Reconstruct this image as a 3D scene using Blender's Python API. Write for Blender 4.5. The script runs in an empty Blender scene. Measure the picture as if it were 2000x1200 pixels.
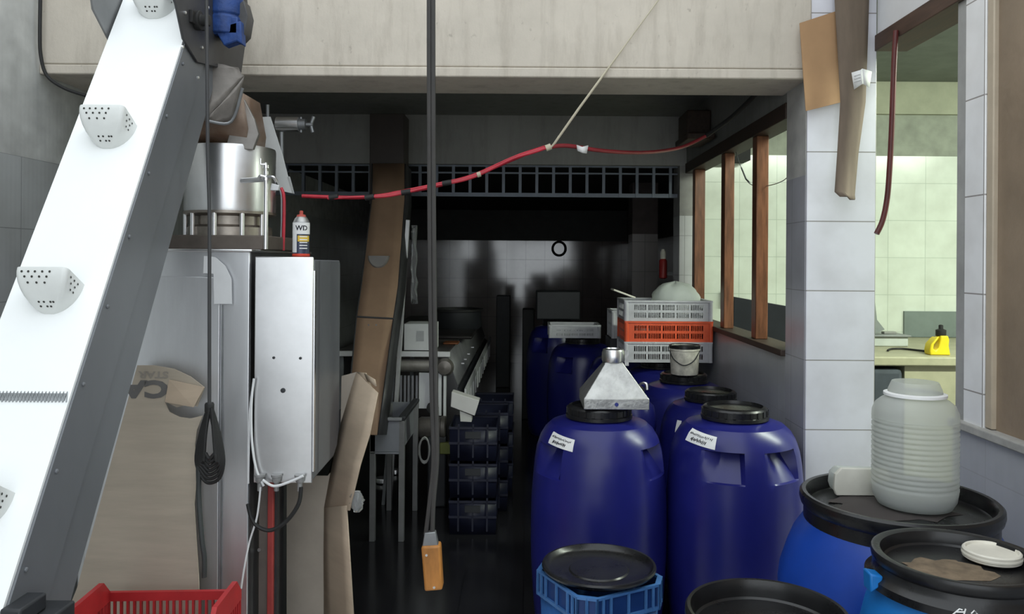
import bpy, bmesh, math, random
from mathutils import Vector, Matrix
random.seed(7)
COL = bpy.context.scene.collection
R = math.radians
# ------------------------------------------------------------------ camera
F, CX, CY, H, PHI = 1550.0, 1027.0, 510.0, 1.6, R(0.4)
cam = bpy.data.cameras.new('camera')
co = bpy.data.objects.new('camera', cam); COL.objects.link(co)
cam.sensor_width = 36; cam.lens = F/2000*36
cam.shift_x = -(CX-1000)/2000; cam.shift_y = -(600-CY)/2000
cam.clip_start = 0.05
co.matrix_world = Matrix.Translation((0,0,H)) @ Matrix.Rotation(R(90),4,'X') @ Matrix.Rotation(PHI,4,'Z')
bpy.context.scene.camera = co
def ray(px, py):
    dx, dy = px-CX, py-CY
    u = dx*math.cos(PHI)+dy*math.sin(PHI); v = -dx*math.sin(PHI)+dy*math.cos(PHI)
    return Vector((u/F, 1, -v/F))
def P(px, py, Y): return Vector((0,0,H)) + ray(px,py)*Y
def PX(px, py, X): r = ray(px,py); return Vector((0,0,H)) + r*(X/r.x)
def PN(px, py, p, n):
    r = ray(px,py); o = Vector((0,0,H)); n = Vector(n); p = Vector(p)
    return o + r*((p-o).dot(n)/r.dot(n))
# ------------------------------------------------------------------ materials
MATS = {}
def nodes(name):
    m = bpy.data.materials.new(name); m.use_nodes = True
    t = m.node_tree; b = t.nodes['Principled BSDF']
    return m, t, b
def N(t, typ, **kw):
    n = t.nodes.new(typ)
    for k, v in kw.items(): setattr(n, k, v)
    return n
def c4(c): return (c[0],c[1],c[2],1)
def mul(c, k): return (c[0]*k,c[1]*k,c[2]*k)
def M(name, col, rough=.5, metal=0, var=.18, scale=6, bump=0, bscale=40, stretch=(1,1,1), col2=None, trans=0, ior=1.45, coat=0, spec=.5, wave=None):
    if name in MATS: return MATS[name]
    m, t, b = nodes(name)
    tc = N(t,'ShaderNodeTexCoord'); mp = N(t,'ShaderNodeMapping'); mp.inputs['Scale'].default_value = stretch
    t.links.new(tc.outputs['Object'], mp.inputs['Vector'])
    nz = N(t,'ShaderNodeTexNoise'); nz.inputs['Scale'].default_value = scale; nz.inputs['Detail'].default_value = 6; nz.inputs['Roughness'].default_value = .62
    t.links.new(mp.outputs[0], nz.inputs['Vector'])
    cr = N(t,'ShaderNodeValToRGB'); cr.color_ramp.elements[0].position = .32; cr.color_ramp.elements[1].position = .68
    cr.color_ramp.elements[0].color = c4(col2 if col2 else mul(col,1-var)); cr.color_ramp.elements[1].color = c4(mul(col,1+var*.4))
    t.links.new(nz.outputs['Fac'], cr.inputs['Fac']); t.links.new(cr.outputs['Color'], b.inputs['Base Color'])
    b.inputs['Metallic'].default_value = metal; b.inputs['IOR'].default_value = ior
    b.inputs['Transmission Weight'].default_value = trans; b.inputs['Coat Weight'].default_value = coat
    b.inputs['Specular IOR Level'].default_value = spec
    mr = N(t,'ShaderNodeMapRange'); mr.inputs['To Min'].default_value = max(.03,rough*.85); mr.inputs['To Max'].default_value = min(1,rough*1.15)
    t.links.new(nz.outputs['Fac'], mr.inputs['Value']); t.links.new(mr.outputs[0], b.inputs['Roughness'])
    if bump:
        n2 = N(t,'ShaderNodeTexNoise'); n2.inputs['Scale'].default_value = bscale; n2.inputs['Detail'].default_value = 4
        t.links.new(mp.outputs[0], n2.inputs['Vector'])
        bp = N(t,'ShaderNodeBump'); bp.inputs['Strength'].default_value = bump; bp.inputs['Distance'].default_value = .01
        t.links.new(n2.outputs['Fac'], bp.inputs['Height']); t.links.new(bp.outputs[0], b.inputs['Normal'])
    MATS[name] = m; return m
def tile_mat(name, col, axis='X', grout=(.35,.35,.36), size=.3, rough=.15, upper=None, zsplit=None, bump=.25, var=.06, zoff=0, xoff=0, ribs=0, thin=.004, ior=1.5, alt=0):
    """wall tiles on the world grid; above zsplit the wall is bare concrete of colour 'upper'"""
    if name in MATS: return MATS[name]
    m, t, b = nodes(name)
    g = N(t,'ShaderNodeNewGeometry'); sp = N(t,'ShaderNodeSeparateXYZ'); t.links.new(g.outputs['Position'], sp.inputs[0])
    cb = N(t,'ShaderNodeCombineXYZ')
    ax = N(t,'ShaderNodeMath',operation='ADD'); ax.inputs[1].default_value = xoff; t.links.new(sp.outputs['X' if axis=='XY' else axis], ax.inputs[0])
    az = N(t,'ShaderNodeMath',operation='ADD'); az.inputs[1].default_value = zoff; t.links.new(sp.outputs['Z' if axis!='XY' else 'Y'], az.inputs[0])
    t.links.new(ax.outputs[0], cb.inputs['X']); t.links.new(az.outputs[0], cb.inputs['Y'])
    br = N(t,'ShaderNodeTexBrick'); br.offset = 0; br.squash = 1
    br.inputs['Scale'].default_value = 1; br.inputs['Brick Width'].default_value = size; br.inputs['Row Height'].default_value = size
    br.inputs['Mortar Size'].default_value = thin/2; br.inputs['Mortar Smooth'].default_value = .1
    br.inputs['Color1'].default_value = c4(col); br.inputs['Color2'].default_value = c4(mul(col,1-var)); br.inputs['Mortar'].default_value = c4(grout)
    t.links.new(cb.outputs[0], br.inputs['Vector'])
    nz = N(t,'ShaderNodeTexNoise'); nz.inputs['Scale'].default_value = 5; nz.inputs['Detail'].default_value = 6
    t.links.new(g.outputs['Position'], nz.inputs['Vector'])
    dirt = N(t,'ShaderNodeMix',data_type='RGBA',blend_type='MULTIPLY'); dirt.inputs['Factor'].default_value = .35
    rp = N(t,'ShaderNodeValToRGB'); rp.color_ramp.elements[0].position=.3; rp.color_ramp.elements[1].position=.6
    rp.color_ramp.elements[0].color=(.6,.58,.55,1); rp.color_ramp.elements[1].color=(1,1,1,1)
    t.links.new(nz.outputs['Fac'], rp.inputs[0]); t.links.new(br.outputs['Color'], dirt.inputs['A']); t.links.new(rp.outputs[0], dirt.inputs['B'])
    out = dirt.outputs['Result']; rsock = None
    hsum = br.outputs['Fac']
    bp = N(t,'ShaderNodeBump'); bp.inputs['Strength'].default_value = bump; bp.inputs['Distance'].default_value = -.004
    if ribs:
        wv = N(t,'ShaderNodeTexWave',wave_type='BANDS',bands_direction='X'); wv.inputs['Scale'].default_value = ribs; wv.inputs['Distortion'].default_value = .6; wv.inputs['Detail'].default_value=1
        t.links.new(cb.outputs[0], wv.inputs['Vector'])
        ad = N(t,'ShaderNodeMath',operation='MULTIPLY_ADD'); ad.inputs[1].default_value=.35
        if alt:
            dv=N(t,'ShaderNodeMath',operation='DIVIDE'); dv.inputs[1].default_value=2*size; t.links.new(az.outputs[0],dv.inputs[0])
            fr=N(t,'ShaderNodeMath',operation='FRACT'); t.links.new(dv.outputs[0],fr.inputs[0])
            g2=N(t,'ShaderNodeMath',operation='GREATER_THAN' if alt>0 else 'LESS_THAN'); g2.inputs[1].default_value=.5; t.links.new(fr.outputs[0],g2.inputs[0])
            mm=N(t,'ShaderNodeMath',operation='MULTIPLY'); t.links.new(wv.outputs['Fac'],mm.inputs[0]); t.links.new(g2.outputs[0],mm.inputs[1]); t.links.new(mm.outputs[0],ad.inputs[0])
            ad.inputs[1].default_value=1.6
        else: t.links.new(wv.outputs['Fac'], ad.inputs[0]); t.links.new(br.outputs['Fac'], ad.inputs[2]); hsum = ad.outputs[0]
    t.links.new(hsum, bp.inputs['Height']); t.links.new(bp.outputs[0], b.inputs['Normal'])
    b.inputs['Roughness'].default_value = rough; b.inputs['IOR'].default_value = ior
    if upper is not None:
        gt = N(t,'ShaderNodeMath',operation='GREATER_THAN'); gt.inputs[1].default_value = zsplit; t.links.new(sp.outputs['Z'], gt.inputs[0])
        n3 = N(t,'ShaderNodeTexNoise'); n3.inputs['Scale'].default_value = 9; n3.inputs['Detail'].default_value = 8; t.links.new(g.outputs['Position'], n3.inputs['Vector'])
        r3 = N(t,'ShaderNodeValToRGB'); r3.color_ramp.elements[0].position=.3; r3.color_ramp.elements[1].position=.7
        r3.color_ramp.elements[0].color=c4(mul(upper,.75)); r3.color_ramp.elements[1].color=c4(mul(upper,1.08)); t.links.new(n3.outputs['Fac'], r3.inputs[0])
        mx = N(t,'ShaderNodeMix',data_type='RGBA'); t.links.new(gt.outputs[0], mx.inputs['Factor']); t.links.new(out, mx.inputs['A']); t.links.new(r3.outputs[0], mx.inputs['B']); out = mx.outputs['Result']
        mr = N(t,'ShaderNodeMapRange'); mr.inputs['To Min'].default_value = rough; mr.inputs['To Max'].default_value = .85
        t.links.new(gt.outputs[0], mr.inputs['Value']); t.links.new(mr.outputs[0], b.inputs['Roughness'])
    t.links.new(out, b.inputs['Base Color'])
    MATS[name] = m; return m
def concrete(name, col, streak=.5, bump=.5):
    if name in MATS: return MATS[name]
    m, t, b = nodes(name)
    g = N(t,'ShaderNodeNewGeometry')
    def nz(scale, sc, det=8):
        mp = N(t,'ShaderNodeMapping'); mp.inputs['Scale'].default_value = sc; t.links.new(g.outputs['Position'], mp.inputs[0])
        n = N(t,'ShaderNodeTexNoise'); n.inputs['Scale'].default_value = scale; n.inputs['Detail'].default_value = det; n.inputs['Roughness'].default_value=.65
        t.links.new(mp.outputs[0], n.inputs['Vector']); return n
    a = nz(2.2,(1,1,1)); s = nz(14,(1,1,.16)); f = nz(30,(1,1,.6))
    def ramp(src, p0, p1, c0, c1):
        r = N(t,'ShaderNodeValToRGB'); r.color_ramp.elements[0].position=p0; r.color_ramp.elements[1].position=p1
        r.color_ramp.elements[0].color=c4(c0); r.color_ramp.elements[1].color=c4(c1); t.links.new(src.outputs['Fac'], r.inputs[0]); return r
    r1 = ramp(a,.3,.7,mul(col,.84),mul(col,1.06)); r2 = ramp(s,.28,.5,(.62,.6,.58),(1,1,1)); r3 = ramp(f,.27,.36,(.45,.43,.42),(1,1,1))
    m1 = N(t,'ShaderNodeMix',data_type='RGBA',blend_type='MULTIPLY'); m1.inputs['Factor'].default_value=streak; t.links.new(r1.outputs[0],m1.inputs['A']); t.links.new(r2.outputs[0],m1.inputs['B'])
    m2 = N(t,'ShaderNodeMix',data_type='RGBA',blend_type='MULTIPLY'); m2.inputs['Factor'].default_value=streak*.9; t.links.new(m1.outputs['Result'],m2.inputs['A']); t.links.new(r3.outputs[0],m2.inputs['B'])
    t.links.new(m2.outputs['Result'], b.inputs['Base Color']); b.inputs['Roughness'].default_value=.88
    bp = N(t,'ShaderNodeBump'); bp.inputs['Strength'].default_value=bump; bp.inputs['Distance'].default_value=.006
    t.links.new(f.outputs['Fac'], bp.inputs['Height']); t.links.new(bp.outputs[0], b.inputs['Normal'])
    MATS[name]=m; return m
def emit(name, col, k):
    m, t, b = nodes(name); b.inputs['Emission Color'].default_value=c4(col); b.inputs['Emission Strength'].default_value=k; b.inputs['Base Color'].default_value=c4(col); MATS[name]=m; return m

steel   = M('brushed_steel',(.80,.81,.83),.40,1,var=.08,scale=3,stretch=(3,3,.5))
steel_s = M('worn_steel',(.86,.86,.87),.30,1,var=.12,scale=3.5,bump=.05,bscale=4)
steel_d = M('dull_steel',(.30,.31,.32),.5,.75,var=.25,scale=8)
castal  = M('cast_aluminium',(.42,.42,.41),.42,.85,var=.3,scale=14,bump=.2,bscale=50)
greyp   = M('grey_panel_paint',(.19,.20,.215),.42,.2,var=.12,scale=3,stretch=(1,1,.4))
greyd   = M('dark_head_paint',(.075,.075,.078),.45,.3,var=.3,scale=10)
whitep  = M('white_plastic',(.72,.73,.74),.4,var=.07,scale=8)
beltw   = M('white_belt_rubber',(.93,.95,.95),.5,var=.02,scale=3)
beltb   = M('tan_belt_rubber',(.36,.235,.15),.55,var=.18,scale=4)
blk     = M('black_plastic',(.012,.012,.013),.28,var=.4,scale=12,bump=.05,bscale=30)
blkm    = M('black_rubber',(.018,.018,.018),.6,var=.3,scale=12)
dkgrey  = M('dark_grey_plastic',(.028,.03,.034),.5,var=.3)
bluenavy= M('navy_drum_plastic',(.012,.014,.14),.3,var=.22,scale=3,bump=.04,bscale=12)
bluemid = M('blue_drum_plastic',(.008,.055,.36),.34,var=.25,scale=3,bump=.05,bscale=14)
bluelt  = M('light_blue_drum_plastic',(.01,.17,.52),.36,var=.25,scale=4,bump=.05,bscale=14)
bluecr  = M('blue_crate_plastic',(.03,.14,.42),.4,var=.3,scale=10)
darkcr  = M('dark_blue_crate_plastic',(.010,.012,.030),.45,var=.3,scale=10)
greycr  = M('pale_crate_plastic',(.50,.50,.53),.45,var=.15,scale=12)
orangecr= M('orange_crate_plastic',(.72,.10,.035),.42,var=.15,scale=10)
redcr   = M('red_crate_plastic',(.50,.03,.035),.42,var=.2,scale=8)
card    = M('cardboard',(.50,.40,.30),.85,var=.14,scale=3,stretch=(1,1,6))
cardpale= M('pale_cardboard',(.47,.41,.33),.85,var=.12,scale=3,stretch=(1,1,8))
cardbr  = M('brown_cardboard',(.44,.265,.14),.85,var=.12,scale=4)
carddk  = M('dark_brown_cardboard_strip',(.155,.118,.088),.85,var=.15,scale=6,stretch=(6,1,1))  # the strip's own cardboard tone, darker and greyer than the rest
paper   = M('paper',(.78,.78,.77),.8,var=.08,scale=12)
ink     = M('ink',(.03,.03,.04),.8,var=.2)
inkbr   = M('grey_print',(.16,.155,.15),.8,var=.2)
woodd   = M('dark_timber',(.045,.028,.02),.6,var=.4,scale=7,stretch=(8,1,8))
woodp   = M('brown_varnished_timber',(.18,.07,.032),.4,var=.5,scale=6,stretch=(9,9,1))
rope    = M('pale_rope',(.55,.50,.38),.8)
redhose = M('red_hose_rubber',(.52,.03,.05),.35,var=.3,scale=10)
maroon  = M('maroon_hose_rubber',(.11,.022,.02),.4,var=.4)
rust    = M('rusty_sheet_metal',(.30,.235,.19),.5,.45,var=.35,scale=6,col2=(.20,.115,.07),bump=.2,bscale=20)
chutem  = M('dull_chute_metal',(.25,.23,.21),.5,.45,var=.35,scale=8,bump=.2,bscale=20)
orange  = M('amber_pendant_plastic',(.50,.21,.05),.5,var=.4,scale=14,stretch=(1,1,.3))
yellow  = M('yellow_plastic',(.80,.62,.02),.4,var=.1)
cream   = M('cream_plastic',(.72,.69,.60),.5,var=.12,scale=14)
bluerag = M('blue_motor_cover',(.025,.075,.28),.55,var=.5,scale=12,bump=.6,bscale=25)
def frosted(name,col,alpha,tr):
    m,t,b=nodes(name); b.inputs['Base Color'].default_value=c4(col); b.inputs['Roughness'].default_value=.32; b.inputs['Alpha'].default_value=1
    tl=N(t,'ShaderNodeBsdfTranslucent'); tl.inputs['Color'].default_value=c4(col); tp=N(t,'ShaderNodeBsdfTransparent'); tp.inputs['Color'].default_value=c4(col)
    a=N(t,'ShaderNodeMixShader'); a.inputs[0].default_value=tr; bb=N(t,'ShaderNodeMixShader'); bb.inputs[0].default_value=1-alpha
    t.links.new(b.outputs[0],a.inputs[1]); t.links.new(tl.outputs[0],a.inputs[2]); t.links.new(a.outputs[0],bb.inputs[1]); t.links.new(tp.outputs[0],bb.inputs[2])
    t.links.new(bb.outputs[0],t.nodes['Material Output'].inputs[0]); MATS[name]=m; return m
jugm    = frosted('frosted_translucent_plastic',(.88,.90,.87),.52,.5)
bagm    = M('cloudy_plastic_film',(.74,.78,.74),.45,var=.06,trans=.35,ior=1.2)
clearf  = M('clear_plastic_film',(.9,.92,.92),.12,var=.03,trans=.85,ior=1.25)
stone   = M('beige_stone',(.42,.40,.27),.5,var=.2,scale=8)
boardbr = M('brown_board',(.27,.205,.145),.42,var=.2,scale=4,bump=.12,bscale=60)
tan     = M('tan_frame_paint',(.50,.42,.32),.55,var=.15)
gold    = M('gold_print',(.75,.50,.05),.5)
redcap  = M('red_plastic',(.65,.06,.03),.4)
dirtm   = M('dry_brown_dirt',(.20,.15,.10),.9,var=.4,scale=30)
holem   = M('hole_dark',(.05,.05,.045),.9)
greent  = M('green_yellow_plastic',(.18,.20,.05),.5)
redext  = M('faded_red_paint',(.35,.03,.03),.4)
# ------------------------------------------------------------------ mesh builder
OFF = {}
class MB:
    def __init__(s): s.v=[]; s.f=[]; s.mi=[]; s.m=0
    def mat(s,i): s.m=i; return s
    def add(s, vs, fs):
        o=len(s.v); s.v += [Vector(v) for v in vs]
        for f in fs: s.f.append([o+i for i in f]); s.mi.append(s.m)
        return s
    def box(s,x0,x1,y0,y1,z0,z1,T=None):
        vs=[Vector((x,y,z)) for z in (z0,z1) for y in (y0,y1) for x in (x0,x1)]
        if T: vs=[T@v for v in vs]
        return s.add(vs,[(0,2,3,1),(4,5,7,6),(0,1,5,4),(2,6,7,3),(0,4,6,2),(1,3,7,5)])
    def prism(s,pts,d):
        d=Vector(d); n=len(pts); a=[Vector(p) for p in pts]; b=[p+d for p in a]
        fs=[tuple(range(n)),tuple(range(2*n-1,n-1,-1))]+[(i,i+n,(i+1)%n+n,(i+1)%n) for i in range(n)]
        return s.add(a+b,fs)
    def loft(s,rings,cap=True,closed=True):
        n=len(rings[0]); vs=[p for r in rings for p in r]; fs=[]
        for i in range(len(rings)-1):
            for j in range(n if closed else n-1):
                k=(j+1)%n; fs.append((i*n+j,i*n+k,(i+1)*n+k,(i+1)*n+j))
        if cap and closed: fs.append(tuple(range(n-1,-1,-1))); fs.append(tuple(range((len(rings)-1)*n,len(rings)*n)))
        return s.add(vs,fs)
    def lathe(s,prof,c=(0,0,0),seg=48,axis='Z',cap=True):
        c=Vector(c); rings=[]
        for r,z in prof:
            ring=[]; r=max(r,.0006)
            for j in range(seg):
                a=2*math.pi*j/seg; x,y=r*math.cos(a),r*math.sin(a)
                ring.append(c+(Vector((x,y,z)) if axis=='Z' else Vector((z,x,y)) if axis=='X' else Vector((y,z,x))))
            rings.append(ring)
        return s.loft(rings,cap)
    def tube(s,pts,r,seg=8,smooth=0):
        pts=[Vector(p) for p in pts]
        if smooth: pts=spline(pts,smooth)
        rings=[]; up=None
        for i,p in enumerate(pts):
            t=(pts[min(i+1,len(pts)-1)]-pts[max(i-1,0)])
            t=t.normalized() if t.length>1e-9 else Vector((0,0,1))
            if up is None: up=Vector((0,0,1)) if abs(t.z)<.9 else Vector((1,0,0))
            a=t.cross(up)
            if a.length<1e-5: a=t.orthogonal()
            a.normalize(); b=a.cross(t).normalized(); up=b
            rr=r[min(i,len(r)-1)] if isinstance(r,(list,tuple)) else r
            rings.append([p+(a*math.cos(2*math.pi*j/seg)+b*math.sin(2*math.pi*j/seg))*rr for j in range(seg)])
        return s.loft(rings)
    def bar(s,p,q,w,h):
        p,q=Vector(p),Vector(q); t=(q-p).normalized(); up=Vector((0,0,1)) if abs(t.z)<.9 else Vector((0,1,0))
        a=t.cross(up).normalized()*w/2; b=a.cross(t).normalized()*h/2
        return s.loft([[e-a-b,e+a-b,e+a+b,e-a+b] for e in (p,q)])
    def sheet(s,grid):
        n=len(grid[0]); return s.add([p for r in grid for p in r],[(i*n+j,i*n+j+1,(i+1)*n+j+1,(i+1)*n+j) for i in range(len(grid)-1) for j in range(n-1)])
    def build(s,name,mats,parent=None,smooth=True,bevel=0,solid=0,ang=38,fix=True):
        off=OFF.get(parent.name,Vector()) if parent else Vector()
        me=bpy.data.meshes.new(name); me.from_pydata([v-off for v in s.v],[],s.f)
        if not isinstance(mats,(list,tuple)): mats=[mats]
        for m in mats: me.materials.append(m)
        for p,i in zip(me.polygons,s.mi): p.material_index=i
        bm=bmesh.new(); bm.from_mesh(me)
        if fix: bmesh.ops.recalc_face_normals(bm,faces=bm.faces)
        bm.to_mesh(me); bm.free()
        if smooth:
            me.shade_smooth(); me.set_sharp_from_angle(angle=R(ang))
        o=bpy.data.objects.new(name,me); COL.objects.link(o)
        if parent: o.parent=parent
        OFF[o.name]=off
        if solid: md=o.modifiers.new('thickness','SOLIDIFY'); md.thickness=solid; md.offset=0
        if bevel:
            md=o.modifiers.new('bevel','BEVEL'); md.width=bevel; md.segments=2; md.limit_method='ANGLE'; md.angle_limit=R(40)
        return o
def spline(pts,n):
    out=[]; L=len(pts)
    for i in range(L-1):
        p0,p1,p2,p3=pts[max(i-1,0)],pts[i],pts[i+1],pts[min(i+2,L-1)]
        for k in range(n):
            t=k/n; out.append(.5*((2*p1)+(p2-p0)*t+(2*p0-5*p1+4*p2-p3)*t*t+(3*p1-p0-3*p2+p3)*t**3))
    out.append(pts[-1]); return out
def tag(o,label,cat,group=None):
    o['label']=label; o['category']=cat
    if group: o['group']=group
    return o
def thing(name,label,cat,loc=(0,0,0),group=None):
    o=bpy.data.objects.new(name,None); COL.objects.link(o); o.location=loc; o.empty_display_size=.05
    OFF[o.name]=Vector(loc); return tag(o,label,cat,group)
def struct(name,mb,mat,parent=None,**k):
    o=mb.build(name,mat,parent,**k)
    if parent is None: o['kind']='structure'
    return o
def kids(o): return [c for c in bpy.data.objects if c.parent==o]
def dup(o,label=None,group=None,parent=None,skip=()):
    c=o.copy(); COL.objects.link(c)
    if parent: c.parent=parent
    for ch in kids(o):
        if ch.name.split('.')[0] in skip: continue
        d=dup(ch,parent=c)
    if label: c['label']=label
    if group: c['group']=group
    return c
def B(*a,**k): return MB().box(*a,**k)
def text_mesh(s,size,bold=0):
    cu=bpy.data.curves.new('t','FONT'); cu.body=s; cu.size=size; cu.align_x='CENTER'; cu.align_y='CENTER'; cu.resolution_u=3; cu.offset=bold
    o=bpy.data.objects.new('t',cu); COL.objects.link(o); bpy.context.view_layer.update()
    me=o.to_mesh(); vs=[v.co.copy() for v in me.vertices]; fs=[tuple(p.vertices) for p in me.polygons]
    o.to_mesh_clear(); bpy.data.objects.remove(o); bpy.data.curves.remove(cu); return vs,fs

# ================================================================== SETTING
XW=1.21; XR=1.51; XL=-2.10; YB=3.42
tile_floor=tile_mat('wet_dark_floor_tile',(.022,.022,.024),axis='XY',grout=(.008,.008,.008),rough=.16,bump=.3,var=.3)
white_tile=tile_mat('white_pillar_tile',(.74,.74,.80),axis='X',grout=(.30,.29,.28),size=.3,rough=.16,zoff=.02,xoff=-1.21+.6+.002,thin=.005)
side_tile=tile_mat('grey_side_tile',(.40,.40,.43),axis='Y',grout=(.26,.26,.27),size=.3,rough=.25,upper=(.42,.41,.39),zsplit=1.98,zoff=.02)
low_tile=tile_mat('grey_low_wall_tile',(.42,.43,.45),axis='Y',grout=(.36,.36,.37),size=.3,rough=.3,xoff=.1,ribs=9,bump=.12)
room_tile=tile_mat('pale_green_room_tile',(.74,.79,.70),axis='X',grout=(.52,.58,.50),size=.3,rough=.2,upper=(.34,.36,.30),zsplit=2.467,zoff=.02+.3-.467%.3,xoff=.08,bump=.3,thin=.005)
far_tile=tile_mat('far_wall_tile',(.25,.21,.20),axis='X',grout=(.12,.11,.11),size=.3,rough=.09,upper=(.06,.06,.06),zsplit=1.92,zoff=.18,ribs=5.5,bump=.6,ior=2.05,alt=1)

left_tile=tile_mat('left_wall_tile',(.50,.52,.52),axis='Y',grout=(.28,.29,.29),size=.3,rough=.4,upper=(.56,.57,.55),zsplit=2.02,zoff=.08,ribs=11,bump=.12)
jamb_tile=tile_mat('jamb_tile',(.55,.55,.56),axis='X',grout=(.3,.3,.3),size=.3,rough=.25,upper=(.30,.29,.28),zsplit=1.95)
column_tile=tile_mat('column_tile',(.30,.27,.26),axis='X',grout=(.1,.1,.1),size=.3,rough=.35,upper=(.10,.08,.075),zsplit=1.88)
beamc=concrete('beige_concrete',(.60,.545,.465),.55,.4)
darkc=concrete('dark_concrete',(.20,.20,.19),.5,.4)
midc=concrete('grey_concrete',(.33,.325,.31),.5,.4)
whitewall=M('white_wall_paint',(.72,.72,.73),.7,var=.08,scale=4)
blackc=M('black_ceiling',(.03,.03,.03),.85,var=.3)  # near-black ceiling colour, varied at random by noise
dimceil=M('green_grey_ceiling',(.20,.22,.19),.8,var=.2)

struct('floor',B(-2.4,6.2,3.43,13,-.1,0),tile_floor)
struct('floor_yard',B(-7,6.2,-8,3.43,-.1,0),concrete('pale_yard_concrete',(.45,.44,.42),.4,.3))
struct('wall_left',B(XL-.2,XL,-1.5,12.7,0,4.2),left_tile)
# concrete lintel over the opening, with its slightly proud lower lip
zb=P(800,150,YB).z
lb=MB().box(XL,XW+.016,YB,YB+.34,zb+.045,4.2).box(XL,XW+.016,YB-.006,YB+.34,zb,zb+.043)
struct('wall_front',lb,beamc,bevel=.006)
struct('wall_pillar',MB().box(XW,XR,YB+.005,YB+.005+.26,0,4.2),[white_tile],bevel=.004)
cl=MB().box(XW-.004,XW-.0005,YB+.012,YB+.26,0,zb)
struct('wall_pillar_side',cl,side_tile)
struct('wall_back',B(XL,XW,6.0,6.2,2.33,2.75),midc)
struct('wall_back_jamb',B(1.16,XW+.1,6.0,6.25,0,2.33),jamb_tile)
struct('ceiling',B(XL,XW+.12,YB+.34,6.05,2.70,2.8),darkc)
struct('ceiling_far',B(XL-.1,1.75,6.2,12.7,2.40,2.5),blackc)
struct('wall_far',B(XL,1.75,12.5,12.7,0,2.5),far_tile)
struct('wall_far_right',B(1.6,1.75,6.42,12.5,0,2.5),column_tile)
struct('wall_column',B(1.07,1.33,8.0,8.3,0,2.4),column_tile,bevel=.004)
# window wall beyond the pillar
struct('wall_right',B(XW,XW+.1,YB+.265,6.0,0,1.165),low_tile)
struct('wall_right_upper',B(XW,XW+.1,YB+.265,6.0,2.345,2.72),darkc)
w1=struct('window_1',B(XW-.01,XW+.11,YB+.265,6.0,2.27,2.345),woodd,bevel=.004)
B(XW-.025,XW+.12,YB+.265,5.98,1.165,1.195).build('window_sill',woodd,w1,bevel=.004)
for y0,y1,wx in ((4.19,4.27,.065),(4.86,4.95,.06),(5.72,5.80,.075)):
    B(XW+.005,XW+.005+wx,y0,y1,1.195,2.27).build('window_post',woodp,w1,bevel=.004)
# side room
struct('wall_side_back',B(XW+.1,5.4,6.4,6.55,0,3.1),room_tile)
struct('wall_side_right',B(5.3,5.4,.8,6.4,0,3.1),whitewall)
struct('wall_side_front',B(XR+.14,5.4,.7,.8,0,3.1),whitewall)
struct('ceiling_side',B(XW+.1,5.4,.7,6.5,3.06,3.16),dimceil)
struct('trim_1',B(XW+.1,5.3,6.36,6.399,2.80,3.059),M('green_beige_band',(.42,.43,.32),.8,var=.15))
# wall over and below the side-room opening, nearer the camera
struct('wall_right_lintel',B(XR,XR+.13,-1.5,YB+.005,2.585,4.2),whitewall)
struct('trim_2',B(XR-.012,XR+.13,-1.5,YB+.005,2.515,2.585),M('brown_lintel_timber',(.085,.05,.035),.6,var=.4,scale=5,stretch=(8,1,8)),bevel=.004)
struct('wall_right_front',B(XR,XR+.12,-1.5,2.80,0,1.03),low_tile)
strip_tile=tile_mat('white_strip_tile',(.88,.88,.89),axis='Y',grout=(.35,.33,.32),size=.33,rough=.2,xoff=.33*8-2.62,zoff=.15,thin=.005)
struct('wall_right_post',B(XR,XR+.12,2.615,2.735,1.03,2.515),strip_tile,bevel=.004)
struct('trim_3',B(XR+.004,XR+.12,2.735,2.79,1.03,2.515),M('grey_jamb_paint',(.36,.36,.35),.7,var=.2))
struct('trim_4',B(XR-.02,XR+.12,-1.5,2.80,1.03,1.06),M('grey_stone_sill',(.40,.39,.37),.7,var=.25,scale=14),bevel=.005)
w2=struct('window_2',B(XR+.02,XR+.05,-1.5,2.575,1.06,2.515),boardbr)
B(XR+.004,XR+.08,2.575,2.613,1.062,2.514).build('window_frame',tan,w2,bevel=.004)
# ================================================================== bucket elevator in front
D=Vector((-.004,.512,.859)).normalized(); L=Vector((1,0,0)); Nf=L.cross(D).normalized()
if Nf.y>0: Nf=-Nf
BX0,BX1=-1.446,-1.194
def belt_at(Y): return Vector((0,Y,(Y-1.34)*1.68))
def bp(x,s,n): # x world, s = Y on the belt, n = height off the belt
    p=belt_at(s); return Vector((x,p.y,p.z))+Nf*n
EL=thing('bucket_elevator','steep conveyor with overexposed white belt and perforated white scoops at far left','conveyor',(-1.32,1.6,0))
Y0,Y1=1.36,2.98
T=.29
mb=MB()
ring=lambda s:[bp(BX0-.004,s,0),bp(BX1+.004,s,0),bp(BX1+.004,s,-.008),bp(BX0-.004,s,-.008)]
mb.loft([ring(Y0+.02),ring(Y1)]); belt=mb.build('belt',beltw,EL,smooth=False)
for xs,x in ((-1,BX0),(1,BX1)):
    m=MB()
    def pr(s,a,b,xo): return [bp(x,s,a),bp(x+xs*xo,s,a),bp(x+xs*xo,s,b),bp(x,s,b)]
    m.loft([pr(Y0,-.009,-.165,.010),pr(Y1-.1,-.009,-.165,.010)])
    m.loft([pr(Y0,-.168,-T,.001),pr(Y1-.1,-.168,-T,.001)])
    for s in [1.5+.12*i for i in range(12)]:
        c=bp(x+xs*.010,s,-.03); m.lathe([(.006,0),(.006,.004),(.003,.006)],c,8,'X') if xs>0 else None
    m.build('side_panel',greyp,EL,bevel=.002)
m=MB().loft([[bp(BX0,s,-T+.004),bp(BX1,s,-T+.004),bp(BX1,s,-T),bp(BX0,s,-T)] for s in (Y0,Y1-.1)]); m.build('back_panel',greyp,EL)
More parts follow.
